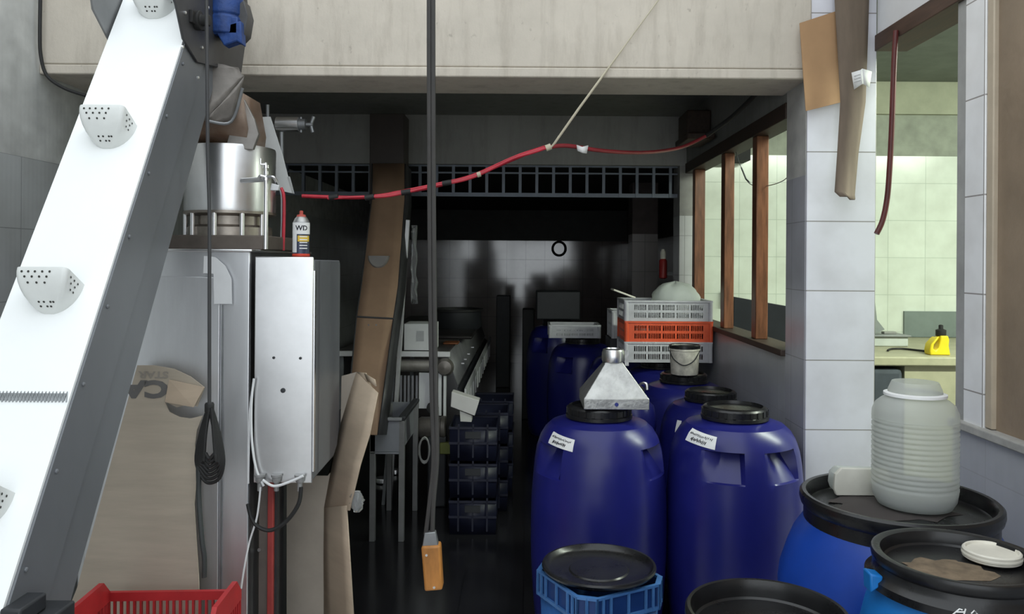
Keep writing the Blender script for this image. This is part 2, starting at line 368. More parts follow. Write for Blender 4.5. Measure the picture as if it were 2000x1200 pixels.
# belt lacing
sj=2.08-.005
m=MB()
for i in range(26):
    x=BX0+.01+i*.0093; m.tube([bp(x,sj-.007,.002),bp(x+.0046,sj+.007,.003),bp(x+.0093,sj-.007,.002)],.0022,5)
m.box(BX0+.006,BX1-.006,-.001,.001,0,.02,T=Matrix.Translation(bp(0,sj-.005,.001))@Matrix.Rotation(R(-30.8),4,'X'))
m.build('belt_lacing',M('grey_lacing',(.33,.35,.36),.6,.4),EL)
def scoop_mesh(s,W=.071,Pd=.10,Hh=.095):
    c=(BX0+BX1)/2
    def U(t,shrink=0):
        w=W*(1-t**2.2)**.5-shrink; p=Pd*max(.02,(1-t**1.6)**.8)-shrink; rc=min(.014,w*.5,p*.5)
        pts=[(-w,0)]
        for k in range(5): a=math.pi-k*math.pi/8; pts.append((-w+rc+rc*math.cos(a),p-rc+rc*math.sin(a)))
        for k in range(5): a=math.pi/2-k*math.pi/8; pts.append((w-rc+rc*math.cos(a),p-rc+rc*math.sin(a)))
        pts.append((w,0)); return [bp(c+x,s,n)-D*(Hh*t) for x,n in pts]
    ts=[0,.08,.2,.35,.5,.65,.78,.88,.95,.985]
    m=MB(); outer=[U(t) for t in ts]; inner=[U(t,.004) for t in ts[:-1]]
    m.loft(outer,cap=False,closed=False); m.loft(inner,cap=False,closed=False); m.loft([outer[0],inner[0]],cap=False,closed=False)
    m.add(outer[-1],[tuple(range(len(outer[-1])))])
    m.mat(1)
    def surf(x,t):   # point on the front wall, x across, t down
        p=Pd*max(.02,(1-t**1.6)**.8); return bp(c+x,s,p+.0012)-D*(Hh*t)
    def disc(c0,u,v,r=.0034): m.add([c0+(u*math.cos(a*math.pi/4)+v*math.sin(a*math.pi/4))*r for a in range(8)],[tuple(range(8))])
    for t,xs in ((.14,(-.050,-.032,-.014,.006,.026)),(.27,(-.042,-.022,-.002,.018)),(.41,(-.034,-.010,.012)),(.80,(-.014,.0,.018,.026)),(.88,(-.012,.006,.016))):
        for x in xs:
            v=(surf(x,t+.02)-surf(x,t-.02)).normalized(); disc(surf(x,t),L,v)
    for t,ns in ((.16,(.03,.05,.07)),(.30,(.036,.058)),(.44,(.03,.046))):
        for n in ns: disc(bp(c+W*(1-t**2.2)**.5+.0012,s,n)-D*(Hh*t),Nf,D)
    return m
for s in (2.842,2.545,2.247,1.948,1.65): scoop_mesh(s).build('scoop',[M('white_scoop_plastic',(.76,.78,.76),.4,var=.06,scale=10),holem],EL,ang=50,fix=True)
# head plates, bearing, bolts
hp=[(318,-60),(340,10),(354,76),(382,122),(468,142),(483,34),(474,-60)]
m=MB().prism([PX(x,y,BX1+.012) for x,y in hp],(.008,0,0)); hr=m.build('head_plate',greyd,EL,bevel=.002)
m=MB()
c=PX(382,40,BX1+.02); m.lathe([(.034,0),(.034,.02),(.02,.022),(.02,.05),(.012,.052)],c,20,'X')
m.box(c.x,c.x+.012,c.y-.055,c.y+.055,c.z-.022,c.z+.022); m.build('bearing',blkm,hr,bevel=.002)
for x,y in ((355,92),(393,93),(385,55),(385,152),(360,25),(405,15)):
    MB().lathe([(.006,0),(.006,.006),(.002,.008)],PX(x,y,BX1+.02),8,'X').build('bolt',steel_s,hr)
hl=[(170,-40),(178,18),(211,82),(240,30),(250,-40)]
MB().prism([PX(x,y,BX0-.02) for x,y in hl],(.008,0,0)).build('head_plate',M('grey_head_paint',(.22,.225,.225),.5,.2),EL,bevel=.002)
m=MB().lathe([(.05,BX0+.01),(.055,BX0+.03),(.055,BX1-.03),(.05,BX1-.01)],bp(0,2.98,-.06),24,'X'); m.build('head_pulley',blkm,EL)
# motor wrapped in blue
m=MB()
mc=P(440,22,3.02)
m.lathe([(.03,-.1),(.062,-.095),(.066,-.03),(.058,-.025),(.066,-.02),(.066,.05),(.05,.06),(.03,.065)],mc+Vector((0,0,0)),20,'Z')
m.box(mc.x-.03,mc.x+.065,mc.y-.05,mc.y+.05,mc.z-.1,mc.z-.035)
m.prism([P(417,55,2.97),P(470,40,2.97),P(472,86,2.97),P(462,80,2.97),P(437,89,2.97)],(0,.05,0))
m.build('gear_motor',bluerag,EL,bevel=.008)
m=MB()
m.prism([P(463,10,3.0),P(476,0,3.0),P(484,30,3.0),P(478,66,3.0),P(464,80,3.0)],(0,.07,0)); m.build('motor_flange',greyd,EL,bevel=.003)
# discharge chute
def quad_sheet(ps,nu=6,nv=6,wob=0):
    a,b,c,d=[Vector(p) for p in ps]; g=[]
    for i in range(nv+1):
        row=[]
        for j in range(nu+1):
            u,v=j/nu,i/nv; p=(a*(1-u)+b*u)*(1-v)+(d*(1-u)+c*u)*v
            row.append(p+Vector((random.uniform(-wob,wob),random.uniform(-wob,wob),random.uniform(-wob,wob))))
        g.append(row)
    return g
m=MB(); m.sheet(quad_sheet([P(352,112,3.0),P(466,132,3.02),P(476,150,3.04),P(400,236,3.0)],8,6,.002))
m.sheet(quad_sheet([P(400,236,3.0),P(476,150,3.04),P(455,236,3.06),P(412,240,3.02)],6,6,.002))
m.build('discharge_chute',chutem,EL,solid=.004)
m=MB().tube([P(408,237,2.995),P(452,237,3.04),P(474,172,3.03)],.006,8,6); m.build('chute_lip',steel_d,EL)
m=MB().box(-1.19,-1.10,1.86,1.95,.70,.76).box(-1.19,-1.14,1.80,1.90,.76,.80); m.build('tension_bracket',dkgrey,EL,bevel=.006)
# ================================================================== steel cabinet and its tank
CYF=2.95
px3=lambda px,Y:(px-CX)/F*Y
cxr=(488-CX)/F*CYF; cxl=-1.66
ztop=P(420,491,CYF).z
CB=thing('steel_cabinet','tall brushed steel machine cabinet behind the white elevator belt','cabinet',((cxl+cxr)/2,3.2,0))
B(cxl,cxr,CYF,3.75,.02,ztop).build('body',steel,CB,bevel=.004)
x435=(434-CX)/F*CYF
B(cxl+.03,x435-.004,CYF-.012,CYF-.001,.06,ztop-.095).build('door',M('satin_steel_door',(.76,.77,.79),.46,1,var=.1,scale=4,stretch=(3,3,.5)),CB,bevel=.003)
B(x435+.002,x435+.008,CYF-.008,CYF-.001,.06,ztop-.2).build('door_seam',steel_d,CB)
B(cxr,cxr+.004,CYF+.004,3.74,.03,ztop-.004).build('side_panel',greyd,CB)
B(cxl,cxr+.012,CYF-.015,3.76,ztop-.002,ztop+.008).build('top_edge',steel_s,CB,bevel=.003)
# paper on the cabinet
pl=lambda x,y:P(x,y,CYF-.02)
m=MB().prism([pl(398,500),pl(420,502),pl(440,520),pl(452,545),pl(453,594),pl(418,594),pl(417,535),pl(397,534)],(0,.003,0))
o=m.build('plastic_template',whitep); tag(o,'white rounded plastic plate hung on the front of steel cabinet','plate')
# tank on top
tx=(446-CX)/F*3.25
zt0,zt1=P(446,415,3.25).z,P(446,290,3.25).z
bz=ztop+.0085
TK=thing('mixing_tank','round steel tank with rusty hopper on top of the steel cabinet','tank',(tx,3.25,bz))
m=MB().box(tx-.2,tx+.21,3.05,3.50,bz,bz+.055); m.build('base_board',M('dark_stained_base',(.12,.10,.085),.6,.2,var=.4),TK,bevel=.004)
m=MB().lathe([(.165,bz+.055),(.165,bz+.09),(.15,bz+.1),(.15,zt0-.02),(.18,zt0-.01),(.18,zt0)],(tx,3.27,0),48); m.build('base_ring',M('stained_steel',(.36,.32,.28),.4,.9,var=.45,scale=7),TK)
for a in (200,235,270,305,335):
    m=MB().lathe([(.01,bz+.055),(.01,zt0)],(tx+.17*math.cos(R(a)),3.27+.17*math.sin(R(a)),0),10); m.build('clamp_bolt',steel_s,TK)
m=MB().lathe([(.176,zt0),(.178,zt0+.01),(.178,zt1-.01),(.176,zt1),(.155,zt1+.004)],(tx,3.27,0),64); m.build('tank_body',steel_s,TK)
# hopper
def rect(cx,cy,z,w,d,dx=0): return [Vector((cx-w/2+dx,cy-d/2,z)),Vector((cx+w/2+dx,cy-d/2,z)),Vector((cx+w/2+dx,cy+d/2,z)),Vector((cx-w/2+dx,cy+d/2,z))]
m=MB().loft([rect(tx+.01,3.25,zt1,.20,.2),rect(tx-.02,3.22,zt1+.06,.28,.24),rect(tx-.03,3.2,zt1+.20,.26,.24)],cap=False); m.build('hopper',rust,TK,solid=.004)
m=MB().prism([P(440,290,3.12),P(470,182,3.12),P(496,232,3.12),P(505,262,3.13),P(494,292,3.13)],(0,.02,0)); m.build('hopper_wing',M('grey_worn_sheet',(.33,.31,.29),.45,.7,var=.35),TK,bevel=.002)
# valve pipe
m=MB(); vx=P(520,400,3.05)
m.tube([P(519,487,3.05),P(520,352,3.05)],.0085,12); m.tube([P(520,352,3.05),P(519,318,3.05)],.006,10)
for y,r in ((350,.014),(338,.010),(326,.012)): m.lathe([(r,-.006),(r,.006)],P(520,y,3.05),12)
m.tube([P(506,352,3.05),P(508,344,3.04),P(520,346,3.045),P(534,346,3.04),P(540,355,3.05)],.006,8,4)
m.tube([P(509,310,3.04),P(509,321,3.04),P(519,321,3.045)],.004,8)
m.tube([P(521,350,3.05),Vector((tx+.10,3.12,P(520,350,3.05).z))],.01,8)
m.build('valve_pipe',steel_s,TK)
m=MB().prism([P(527,372,3.08),P(530,358,3.08),P(545,362,3.08),P(543,372,3.08)],(0,.02,0)); m.build('valve_clip',whitep,TK,bevel=.002)
for x,yb,yt,r,mat,nm in ((553,497,392,.0065,redhose,'red_tube'),(548,490,390,.004,steel_d,'thin_tube')):
    MB().tube([Vector((P(x,yb,3.3).x,3.3,bz)),P(x+2,yt,3.3),P(x-4,yt-25,3.3)],r,8,4).build(nm,mat,TK)
# white sheet leaning by the tank
m=MB().prism([P(496,229,3.475),P(528,228,3.475),P(551,300,3.465),P(571,378,3.455),P(548,373,3.455),P(528,330,3.465),P(505,290,3.465)],(0,.006,0))
m.prism([P(571,378,3.455),P(575,379,3.445),P(566,345,3.455),P(561,345,3.455)],(0,.004,0))
m.build('side_guard',M('pale_sheet',(.55,.56,.55),.5,.0,var=.1),TK,bevel=.001)
# pneumatic cylinder with handle
PC=thing('feed_valve','horizontal steel cylinder with cross handle on a thin stand above the spray can','valve',Vector((px3(553,3.62),3.62,ztop+.0085)))
a,b=P(540,243,3.62),P(585,243,3.62)
MB().lathe([(.022,a.x),(.034,a.x+.002),(.034,b.x-.002),(.022,b.x)],(0,a.y,a.z),24,'X').build('cylinder',steel_s,PC)
m=MB(); m.lathe([(.026,b.x),(.026,b.x+.03),(.01,b.x+.032),(.01,b.x+.06)],(0,a.y,a.z),16,'X'); m.tube([P(588,229,3.62),P(588,259,3.62)],.006,8)
m.build('end_fitting',steel_d,PC)
MB().tube([P(613,228,3.62),P(608,243,3.62),P(611,259,3.62)],.008,8,4).build('handle',steel_d,PC)
MB().tube([P(540,243,3.62),P(525,246,3.62),P(523,205,3.62)],.008,8,3).build('feed_tube',steel_d,PC)
MB().tube([P(550,258,3.62),Vector((px3(552,3.62),3.62,ztop+.0086))],.009,8).build('stand',steel_d,PC)
# ================================================================== control panel box
PYF=2.90
px0,px1=(498-CX)/F*PYF,(612-CX)/F*PYF
pz0,pz1=P(555,944,PYF).z,P(555,502,PYF).z
EB=thing('control_box','bright steel electrical box with grey side and cables below','electrical box',((px0+px1)/2,3.1,pz0))
m=MB()
m.box(px0,px1,PYF,PYF+.012,pz0,pz1); m.build('front_cover',steel_s,EB,bevel=.003)
sd=[(PYF+.012,pz1-.01),(3.30,pz1-.012),(3.315,pz1-.03),(3.315,pz0+.13),(3.28,pz0+.05),(3.22,pz0+.02),(PYF+.012,pz0+.01)]
MB().prism([Vector((px0+.006,y,z)) for y,z in sd],(px1-px0-.012+.008,0,0)).build('housing',M('grey_housing_paint',(.17,.175,.19),.45,.2,var=.1),EB,bevel=.004)
B(px1+.0005,px1+.005,PYF+.006,PYF+.024,pz0+.04,pz1-.05).build('edge_trim',steel_s,EB)
for x,y,r in ((553,763,.009),(535,699,.005),(587,700,.005)):
    MB().lathe([(r,0),(r,-.004),(r*.5,-.005)],P(x,y,PYF),12,'Y').build('screw',dkgrey,EB)
for x in (515,547,592):
    p=P(x,936,PYF+.03); m=MB().lathe([(.012,0),(.016,.008),(.016,.02),(.02,.022),(.02,.03)],(p.x,PYF-.012,pz0+.005),12); m.lathe([(.009,-.03),(.009,0)],(p.x,PYF-.012,pz0+.005),10); m.build('cable_gland',M('grey_gland',(.30,.30,.30),.5,.3),EB)
g=lambda pts,Y,r,n=6:MB().tube([P(x,y,Y) for x,y in pts],r,8,n)
g([(515,950),(500,915),(492,860),(491,790),(496,740)],PYF-.02,.0045).build('white_cable',whitep,EB)
g([(496,742),(488,800),(486,880),(485,945)],PYF+.0,.0035).build('white_cable',whitep,EB)
g([(513,938),(535,950),(565,942),(592,930)],PYF-.03,.005).build('white_cable',whitep,EB)
g([(509,952),(502,1010),(487,1060),(477,1110),(471,1150)],PYF-.02,.0035).build('thin_wire',whitep,EB)
g([(588,952),(583,985),(560,1018),(530,1036),(505,1030),(491,1012),(484,985)],PYF-.02,.0075).build('black_cable',blkm,EB)
# red / brown post below the box
PS=thing('red_post','slim red steel post on brown board under the electrical box','post',((525-CX)/F*3.1,3.12,0))
a=P(537,1000,3.06)
B(a.x-.01,a.x+.012,3.0,3.02,0,pz0+.005).build('red_bar',M('red_post_paint',(.35,.05,.045),.5,var=.3),PS,bevel=.003)
B(P(509,1000,3.05).x,a.x-.011,3.03,3.06,0,pz0+.01).build('board',M('brown_post_board',(.15,.125,.11),.6,var=.25),PS,bevel=.002)
B(a.x+.013,P(546,1000,3.05).x,3.02,3.05,0,pz0+.01).build('dark_edge',dkgrey,PS)
for x,y in ((502,1031),(502,1074)): MB().lathe([(.004,0),(.007,-.002),(.007,-.006)],P(x+5,y,3.03),8,'Y').build('bolt',steel_s,PS)
# spray can on the control box
sx=P(588,500,3.02).x; sz=pz1+.001
SC=thing('spray_can','white and gold lubricant spray can standing on the electrical box','spray can',(sx,3.02,sz))
h=P(588,424,3.02).z-sz
MB().lathe([(.030,0),(.033,.003),(.033,.010),(.0305,.012),(.0305,.014)],(sx,3.02,sz),28).build('red_base',redcap,SC)
m=MB(); m.lathe([(.031,.012),(.031,h-.03),(.031,h-.022),(.030,h-.02)],(sx,3.02,sz),32); cn=m.build('can_body',M('dark_blue_can',(.05,.06,.10),.3,.2,var=.2),SC)
MB().lathe([(.0305,h-.021),(.024,h-.006),(.018,h),(.012,h+.004)],(sx,3.02,sz),32).build('steel_cone',castal,cn)
def wrap(vs,fs,cx,cy,cz,r):
    return [Vector((cx+r*math.sin(v.x/r),cy-r*math.cos(v.x/r),cz+v.y)) for v in vs],fs
def band(z0,z1,r,a0,a1,n=24): 
    return [[Vector((sx+r*math.sin(R(a0+(a1-a0)*j/n)),3.02-r*math.cos(R(a0+(a1-a0)*j/n)),z)) for j in range(n+1)] for z in (z0,z1)]
MB().sheet(band(sz+h-.066,sz+h-.022,.0318,-100,100)).build('white_band',paper,cn)
MB().sheet(band(sz+.016,sz+h-.066,.0316,-100,-15)).build('pale_stripe',paper,cn)
MB().sheet(band(sz+h-.094,sz+h-.072,.0318,-8,80)).build('gold_band',gold,cn)
vs,fs=text_mesh('WD',.026,.0008); v2,f2=wrap([v+Vector((.010,0,0)) for v in vs],fs,sx,3.02,sz+h-.044,.0322); MB().add(v2,f2).build('lettering',ink,cn,fix=False)
m=MB()
for k in range(5): m.sheet(band(sz+.03+k*.011,sz+.034+k*.011,.0319,5,60,8))
m.build('small_print',paper,cn)
MB().lathe([(.018,h),(.016,h+.008),(.007,h+.010),(.007,h+.022),(.004,h+.024)],(sx,3.02,sz),16).build('nozzle',M('dull_red_nozzle',(.45,.08,.06),.5),SC)
# ================================================================== cardboard
def cardboard(poly,pt,n,th=.005):
    n=Vector(n).normalized(); return MB().prism([PN(x,y,pt,n) for x,y in poly],n*th)
n1=Vector((0,1,-.06)); pt1=Vector((-1.4,2.80,0))
zfl=lambda px:1500
CA=thing('cardboard_sheet','tall pale cardboard with upside down print leaning on steel cabinet','cardboard',(-1.35,2.8,0))
outl=[(60,1375),(150,1150),(268,714),(300,714),(340,721),(372,736),(399,757),(385,795),(372,790),(345,796),(322,785),(330,805),(350,815),(372,818),(396,812),(384,840),(380,870),(384,930),(379,985),(383,1050),(388,1128),(395,1375)]
m=cardboard(outl,pt1,n1); m.build('sheet',cardpale,CA)
m=MB().prism([PN(330,742,pt1-Vector((0,.012,0)),n1),PN(399,757,pt1-Vector((0,.012,0)),n1),PN(378,796,pt1-Vector((0,.02,0)),n1),PN(322,786,pt1-Vector((0,.012,0)),n1)],(0,.004,0)); m.build('torn_flap',card,CA)
def card_text(s,px,py,size,sx=1,bold=0):
    vs,fs=text_mesh(s,size,bold); c=PN(px,py,pt1-n1.normalized()*.0015,n1)
    u=Vector((-1,0,0)); w=Vector((0,-.06,-1)).normalized()
    return MB().add([c+u*(v.x*sx)+w*v.y for v in vs],fs)
card_text('CA',284,759,.082,1.45,.0045).build('lettering',inkbr,CA,fix=False)
card_text('STAR',300,732,.034,1.35,.0012).build('lettering',M('faint_print',(.33,.30,.26),.85),CA,fix=False)
CD=thing('folded_cardboard','folded cardboard sheet standing upright right of electrical box','cardboard',(-.85,3.3,0))
pz=lambda x,y,Y:P(x,y,Y)
fl=lambda x,Y:Vector((P(x,1200,Y).x,Y,0.003))
m=MB().prism([fl(560,3.36),P(560,930,3.36),P(640,930,3.36),P(664,900,3.36),P(667,735,3.36),P(697,727,3.36),P(668,822,3.36),P(650,905,3.36),P(634,992,3.36),fl(632,3.36)],(0,.005,0)); m.build('back_panel',M('dim_cardboard',(.38,.335,.285),.85,var=.12),CD)
fold=[P(697,727,3.355),P(668,822,3.355),P(650,905,3.355),P(634,992,3.355),fl(634,3.355)]
edge=[P(738,768,3.16),P(722,850,3.16),P(704,908,3.15),P(683,998,3.15),fl(697,3.14)]
m=MB()
g2=[[f*(1-k/4)+e*(k/4) for k in range(5)] for f,e in zip(fold,edge)]
m.sheet(g2[:4])
m.sheet([[fold[3]*(1-k/4)+P(677,988,3.17)*(k/4) for k in range(5)],[P(633,1080,3.355)*(1-k/4)+P(683,1080,3.16)*(k/4) for k in range(5)],[fold[4]*(1-k/4)+edge[4]*(k/4) for k in range(5)]])
m.sheet([[P(697,727,3.355),P(715,729,3.28)],[P(697,760,3.34),P(720,744,3.27)],[P(716,768,3.26),P(731,768,3.2)]])
m.sheet([[P(712,730,3.28),P(732,742,3.2)],[P(718,744,3.27),P(735,755,3.19)]])
m.build('front_flap',card,CD,solid=.005,fix=False)
# cardboard on the tiled pillar
m=MB().prism([P(1562,45,3.36),P(1632,22,3.40),P(1642,200,3.40),P(1574,217,3.36)],(0,.005,0))
tag(m.build('cardboard_square',cardbr),'orange brown cardboard rectangle fixed at top of the white tiled pillar','cardboard')
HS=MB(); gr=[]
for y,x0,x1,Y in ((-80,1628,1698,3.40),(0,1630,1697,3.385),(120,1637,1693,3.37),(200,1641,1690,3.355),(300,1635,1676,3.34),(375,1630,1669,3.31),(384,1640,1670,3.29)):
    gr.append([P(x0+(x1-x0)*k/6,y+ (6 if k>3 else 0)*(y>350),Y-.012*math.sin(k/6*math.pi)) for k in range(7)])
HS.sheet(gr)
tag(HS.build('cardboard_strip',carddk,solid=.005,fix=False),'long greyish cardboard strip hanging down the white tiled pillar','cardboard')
m=MB().sheet([[P(1663,142,3.33),P(1680,137,3.315),P(1684,134,3.315)],[P(1668,175,3.33),P(1683,165,3.31),P(1686,164,3.31)]])
m.sheet([[P(1684,134,3.315),P(1703,140,3.33)],[P(1686,164,3.31),P(1698,171,3.33)]])
tg=thing('paper_tag','white folded paper tag stuck on the hanging cardboard strip','paper tag',P(1680,155,3.34))
m.build('tag_sheet',paper,tg,solid=.0015,fix=False)
m=MB()
for k in range(3): m.tube([P(1668,149+k*6,3.322),P(1681,145+k*6,3.309)],.0012,5)
m.build('print_line',M('grey_ink',(.35,.35,.35),.8),tg)
# ================================================================== hoses, cables
RH=thing('red_hose','bundle of red hoses sagging across the opening below the concrete beam','hose',P(1075,288,3.5))
pts=[(590,383,3.5),(640,385,3.5),(700,386,3.5),(760,380,3.5),(840,366,3.5),(920,345,3.5),(1000,312,3.5),(1045,294,3.5),(1075,287,3.5)]
MB().tube([P(*p) for p in pts],.0085,10,6).build('hose',redhose,RH)
MB().tube([P(x,y+(3 if i%2 else -1),Y-.014) for i,(x,y,Y) in enumerate(pts)][1:],.006,8,6).build('hose',redhose,RH)
MB().tube([P(x,y-(2 if i%2 else 4),Y+.008) for i,(x,y,Y) in enumerate(pts)][3:],.005,8,6).build('hose',redhose,RH)
pts2=[(1075,287,3.5),(1110,285,3.55),(1180,295,3.7),(1260,298,4.0),(1330,288,4.35),(1380,265,4.4)]
MB().tube([P(*p) for p in pts2],.0095,10,6).build('hose',M('dull_red_hose',(.34,.035,.045),.4,var=.3),RH)
MB().tube([P(*p) for p in ((1380,265,4.4),(1430,228,4.25),(1470,190,4.0),(1492,168,3.9))],.012,10,6).build('hose',blkm,RH)
for x,y in ((652,386),(722,386),(793,376),(873,358)): MB().tube([P(x-9,y+1,3.49),P(x+9,y-2,3.49)],.0125,10).build('black_tape',blkm,RH)
MB().tube([P(1066,290,3.49),P(1076,286,3.49)],.014,10).build('tape_band',rope,RH); MB().tube([P(932,342,3.49),P(939,340,3.49)],.012,10).build('tape_band',rope,RH)
m=MB().sheet([[P(1126,283,3.54),P(1137,287,3.53),P(1149,284,3.54)],[P(1128,295,3.54),P(1138,299,3.53),P(1146,300,3.54)]]); m.build('white_tag',paper,RH,solid=.002,fix=False)
m=MB().tube([P(1083,280,3.48),P(1130,213,3.44),P(1176,150,3.40),P(1230,76,3.398),P(1330,-60,3.396)],[.0055,.006,.005,.003,.003],8)
m.tube([P(1083,280,3.48),P(1076,288,3.487),P(1069,287,3.49)],.005,8)
tag(m.build('rope',rope),'thin pale rope running over beam and holding up the red hose','rope')
# pendant control
PD=thing('pendant_control','amber pendant block hanging low on dark double cable in the middle','pendant control',P(845,1155,3.0))
for dx in (-4,4):
    MB().tube([P(842+dx,-60,3.0),P(842+dx,100,3.0),P(843+dx,400,3.0),P(845+dx,620,3.0),P(848+dx,790,3.0),P(850+dx*.8,900,3.0),P(843+dx*.9,980,3.0),P(838+dx*1.6,1045,3.0)],.0088,8,6).build('cable',M('dusty_dark_cable',(.055,.052,.05),.7),PD)
MB().prism([P(829,1042,2.985),P(850,1040,2.985),P(856,1068,2.985),P(824,1072,2.985)],(0,.03,0)).build('clamp',steel_d,PD,bevel=.003)
MB().prism([P(822,1069,2.975),P(859,1067,2.975),P(864,1154,2.975),P(829,1157,2.975)],(0,.06,0)).build('pendant_body',orange,PD,bevel=.008)
for x,y in ((833,1085),(848,1148)): MB().lathe([(.005,0),(.005,-.003)],P(x,y,2.975),8,'Y').build('screw',steel_s,PD)
# power cable with coil in front of the cabinet
PCB=thing('power_cable','black power cable hanging in a coil before steel cabinet','cable',P(410,950,2.72))
Yc=2.72
MB().tube([P(x,y,Y) for x,y,Y in ((402,-60,2.78),(404,60,2.76),(406,300,2.75),(409,420,2.74),(409,600,2.72),(409,790,Yc))],.0065,8,5).build('drop',M('grey_black_cable',(.05,.05,.052),.6),PCB)
for i in range(7):
    w=14+3.2*i; yb=900+8*i; 
    MB().tube([P(409+random.uniform(-3,3),796,Yc+.004*i),P(409-w*.55,850,Yc+.004*i),P(409-w*.78,900,Yc+.005*i),P(405-w*.3,yb-15,Yc+.005*i),P(409,yb-4,Yc+.004*i),P(414+w*.45,yb-14,Yc+.003*i),P(410+w*.8,900,Yc+.002*i),P(409+w*.6,850,Yc+.003*i),P(411+random.uniform(-3,3),797,Yc+.004*i)],.0062,8,5).build('coil_turn',blkm,PCB)
MB().lathe([(.013,-.018),(.016,-.012),(.016,.012),(.013,.018)],P(409,797,Yc+.01),12).build('coil_tie',blkm,PCB)
MB().tube([P(391,870,Yc+.03),P(388,960,Yc+.03),P(394,1050,Yc+.02),P(399,1090,Yc+.02),P(399,1128,Yc+.02)],[.009,.012,.012,.011,.009],8,5).build('plug_tail',M('dark_sleeve',(.04,.045,.045),.5),PCB)
m=MB().tube([P(x,y,Y) for x,y,Y in ((80,-60,3.38),(78,60,3.38),(80,110,3.39),(92,148,3.40),(125,172,3.405),(168,187,3.41))],.0075,8,6)
tag(m.build('wall_cable',blkm),'black cable dropping past beam end beside the left wall','cable')
m=MB().tube([P(x,y,3.2) for x,y in ((1750,60),(1746,130),(1742,240),(1738,320),(1733,385),(1724,430),(1712,457))],.011,10,6)
tag(m.build('maroon_hose',maroon),'maroon hose dangling from lintel in the opening right of pillar','hose')
m=MB().tube([PX(x,y,XW+.06) for x,y in ((1437,295),(1444,318),(1454,342),(1463,358),(1480,364),(1505,362),(1528,354),(1540,344))],.0022,6,6)
m.tube([PX(x,y,XW+.06) for x,y in ((1448,328),(1457,350),(1464,357))],.005,6)
tag(m.build('window_wire',steel_d),'thin wire sagging across the wooden window posts','wire')
# ================================================================== drums
BZ=.985
prof=[(.0,.012),(.20,.0),(.245,.004),(.262,.03),(.27,.07),(.28,.18),(.288,.32),(.29,.40),(.29,.50),(.289,.56),(.288,.60),(.284,.65),(.281,.69),(.2795,.711),(.279,.716),(.2765,.745),(.272,.775),(.267,.805),(.2585,.832),(.257,.837),(.250,.855),(.232,.885),(.205,.91),(.17,.922),(.135,.927),(.128,.932),(.128,.96)]
def prof_r(z):
    for (r0,z0),(r1,z1) in zip(prof[1:],prof[2:]):
        if z0<=z<=z1: return r0+(r1-r0)*(z-z0)/max(1e-6,z1-z0)
    return .12
def barrel_body(grips):
    seg=120; rings=[]
    for r,z in prof:
        ring=[]
        for j in range(seg):
            a=360*j/seg; rr=r
            for g in grips:
                d=abs((a-g+180)%360-180)
                if d<=18.2 and .715<=z<=.835:
                    e=((a-g+180)%360-180+18.2)/36.4   # 0 at the left edge, 1 at the right
                    zz=(z-.715)/.12
                    rr=r-.06*max(.06,min(1,e*2.6))*max(.10,min(1,.15+zz*1.1))
            ring.append(Vector((rr*math.cos(R(a)),rr*math.sin(R(a)),z)))
        rings.append(ring)
    return MB().loft(rings)
def barrel(label,loc,grips,group,scale=1):
    root=thing('plastic_barrel',label,'barrel',(0,0,0),group)
    barrel_body(grips).build('barrel_body',bluenavy,root,ang=22)
    lid=MB().lathe([(.10,.93),(.143,.932),(.143,.945),(.137,.948),(.137,.972),(.131,.98),(.118,.985),(.116,.972),(.0,.970)],seg=64)
    for j in range(24):
        a=R(j*15); lid.box(.135,.1405,-.006,.006,.949,.973,T=Matrix.Rotation(a,4,'Z'))
    lid.build('screw_lid',blk,root,ang=30)
    root.location=loc; root.scale=(1,1,scale); return root
def patch(root,th0,th1,z0,z1,tilt,mark=True,off=.0025):
    """paper label stuck on the curved shoulder of the barrel"""
    nu,nv=14,8
    def S(u,v,o):
        th=th0+(th1-th0)*u; z=z0+(z1-z0)*v-tilt*(u-.5); r=prof_r(z)+o
        return Vector((r*math.cos(R(th)),r*math.sin(R(th)),z+o*.4))
    p=MB().sheet([[S(i/nu,j/nv,off) for i in range(nu+1)] for j in range(nv+1)]).build('paper_label',paper,root,fix=False)
    if mark:
        m=MB(); rnd=random.Random(int(th0*10))
        for y,hh,n,r in ((.70,.11,30,.0013),(.32,.16,22,.0019)):
            seg=[]
            for k in range(n):
                u=.08+.84*k/n if y>.5 else .2+.55*k/n
                if rnd.random()<.16 and len(seg)>1: m.tube(seg,r,5); seg=[]
                seg.append(S(u,y+(hh if k%2 else -hh)*rnd.uniform(.3,1),off+.001))
            if len(seg)>1: m.tube(seg,r,5)
        m.build('handwriting',ink,p)
    return p
GB='tall navy barrels with black screw lids'
px2=lambda px,Y:(px-CX)/F*Y
b1=barrel('navy barrel under the steel pyramid, nearest the dark aisle',(px2(1172,3.42),3.42,0),(212,326),GB)
patch(b1,210,241,.838,.883,.014)
b2=barrel('navy barrel with a large square grip, standing against the tiled pillar',(px2(1437,3.42),3.42,0),(245,302),GB)
patch(b2,203,238,.848,.895,.014)
b3=barrel('navy barrel with small tape label, lid just behind the square-grip barrel',(.94,4.02,0),(250,330),GB,.97)
b3.scale=(.91,.91,.97)
patch(b3,214,221,.79,.85,0,False)
b4=barrel('navy barrel under the small cream bucket',(.92,4.6,0),(280,20),GB,.975)
b4.scale=(.97,.97,.975)
b5=barrel('navy barrel under the stack of grey and orange crates',(.90,5.22,0),(280,20),GB,.975)
b6=barrel('navy barrel in the shadows under one low white crate',(.47,6.5,0),(230,320),GB,1.0)
b7=barrel('dark navy barrel deep in the aisle under a black box',(.30,7.4,0),(230,320),GB,1.08)
b8=barrel('navy barrel hidden behind the crate stack under narrow white crate',(.74,5.88,0),(200,340),GB,.975)
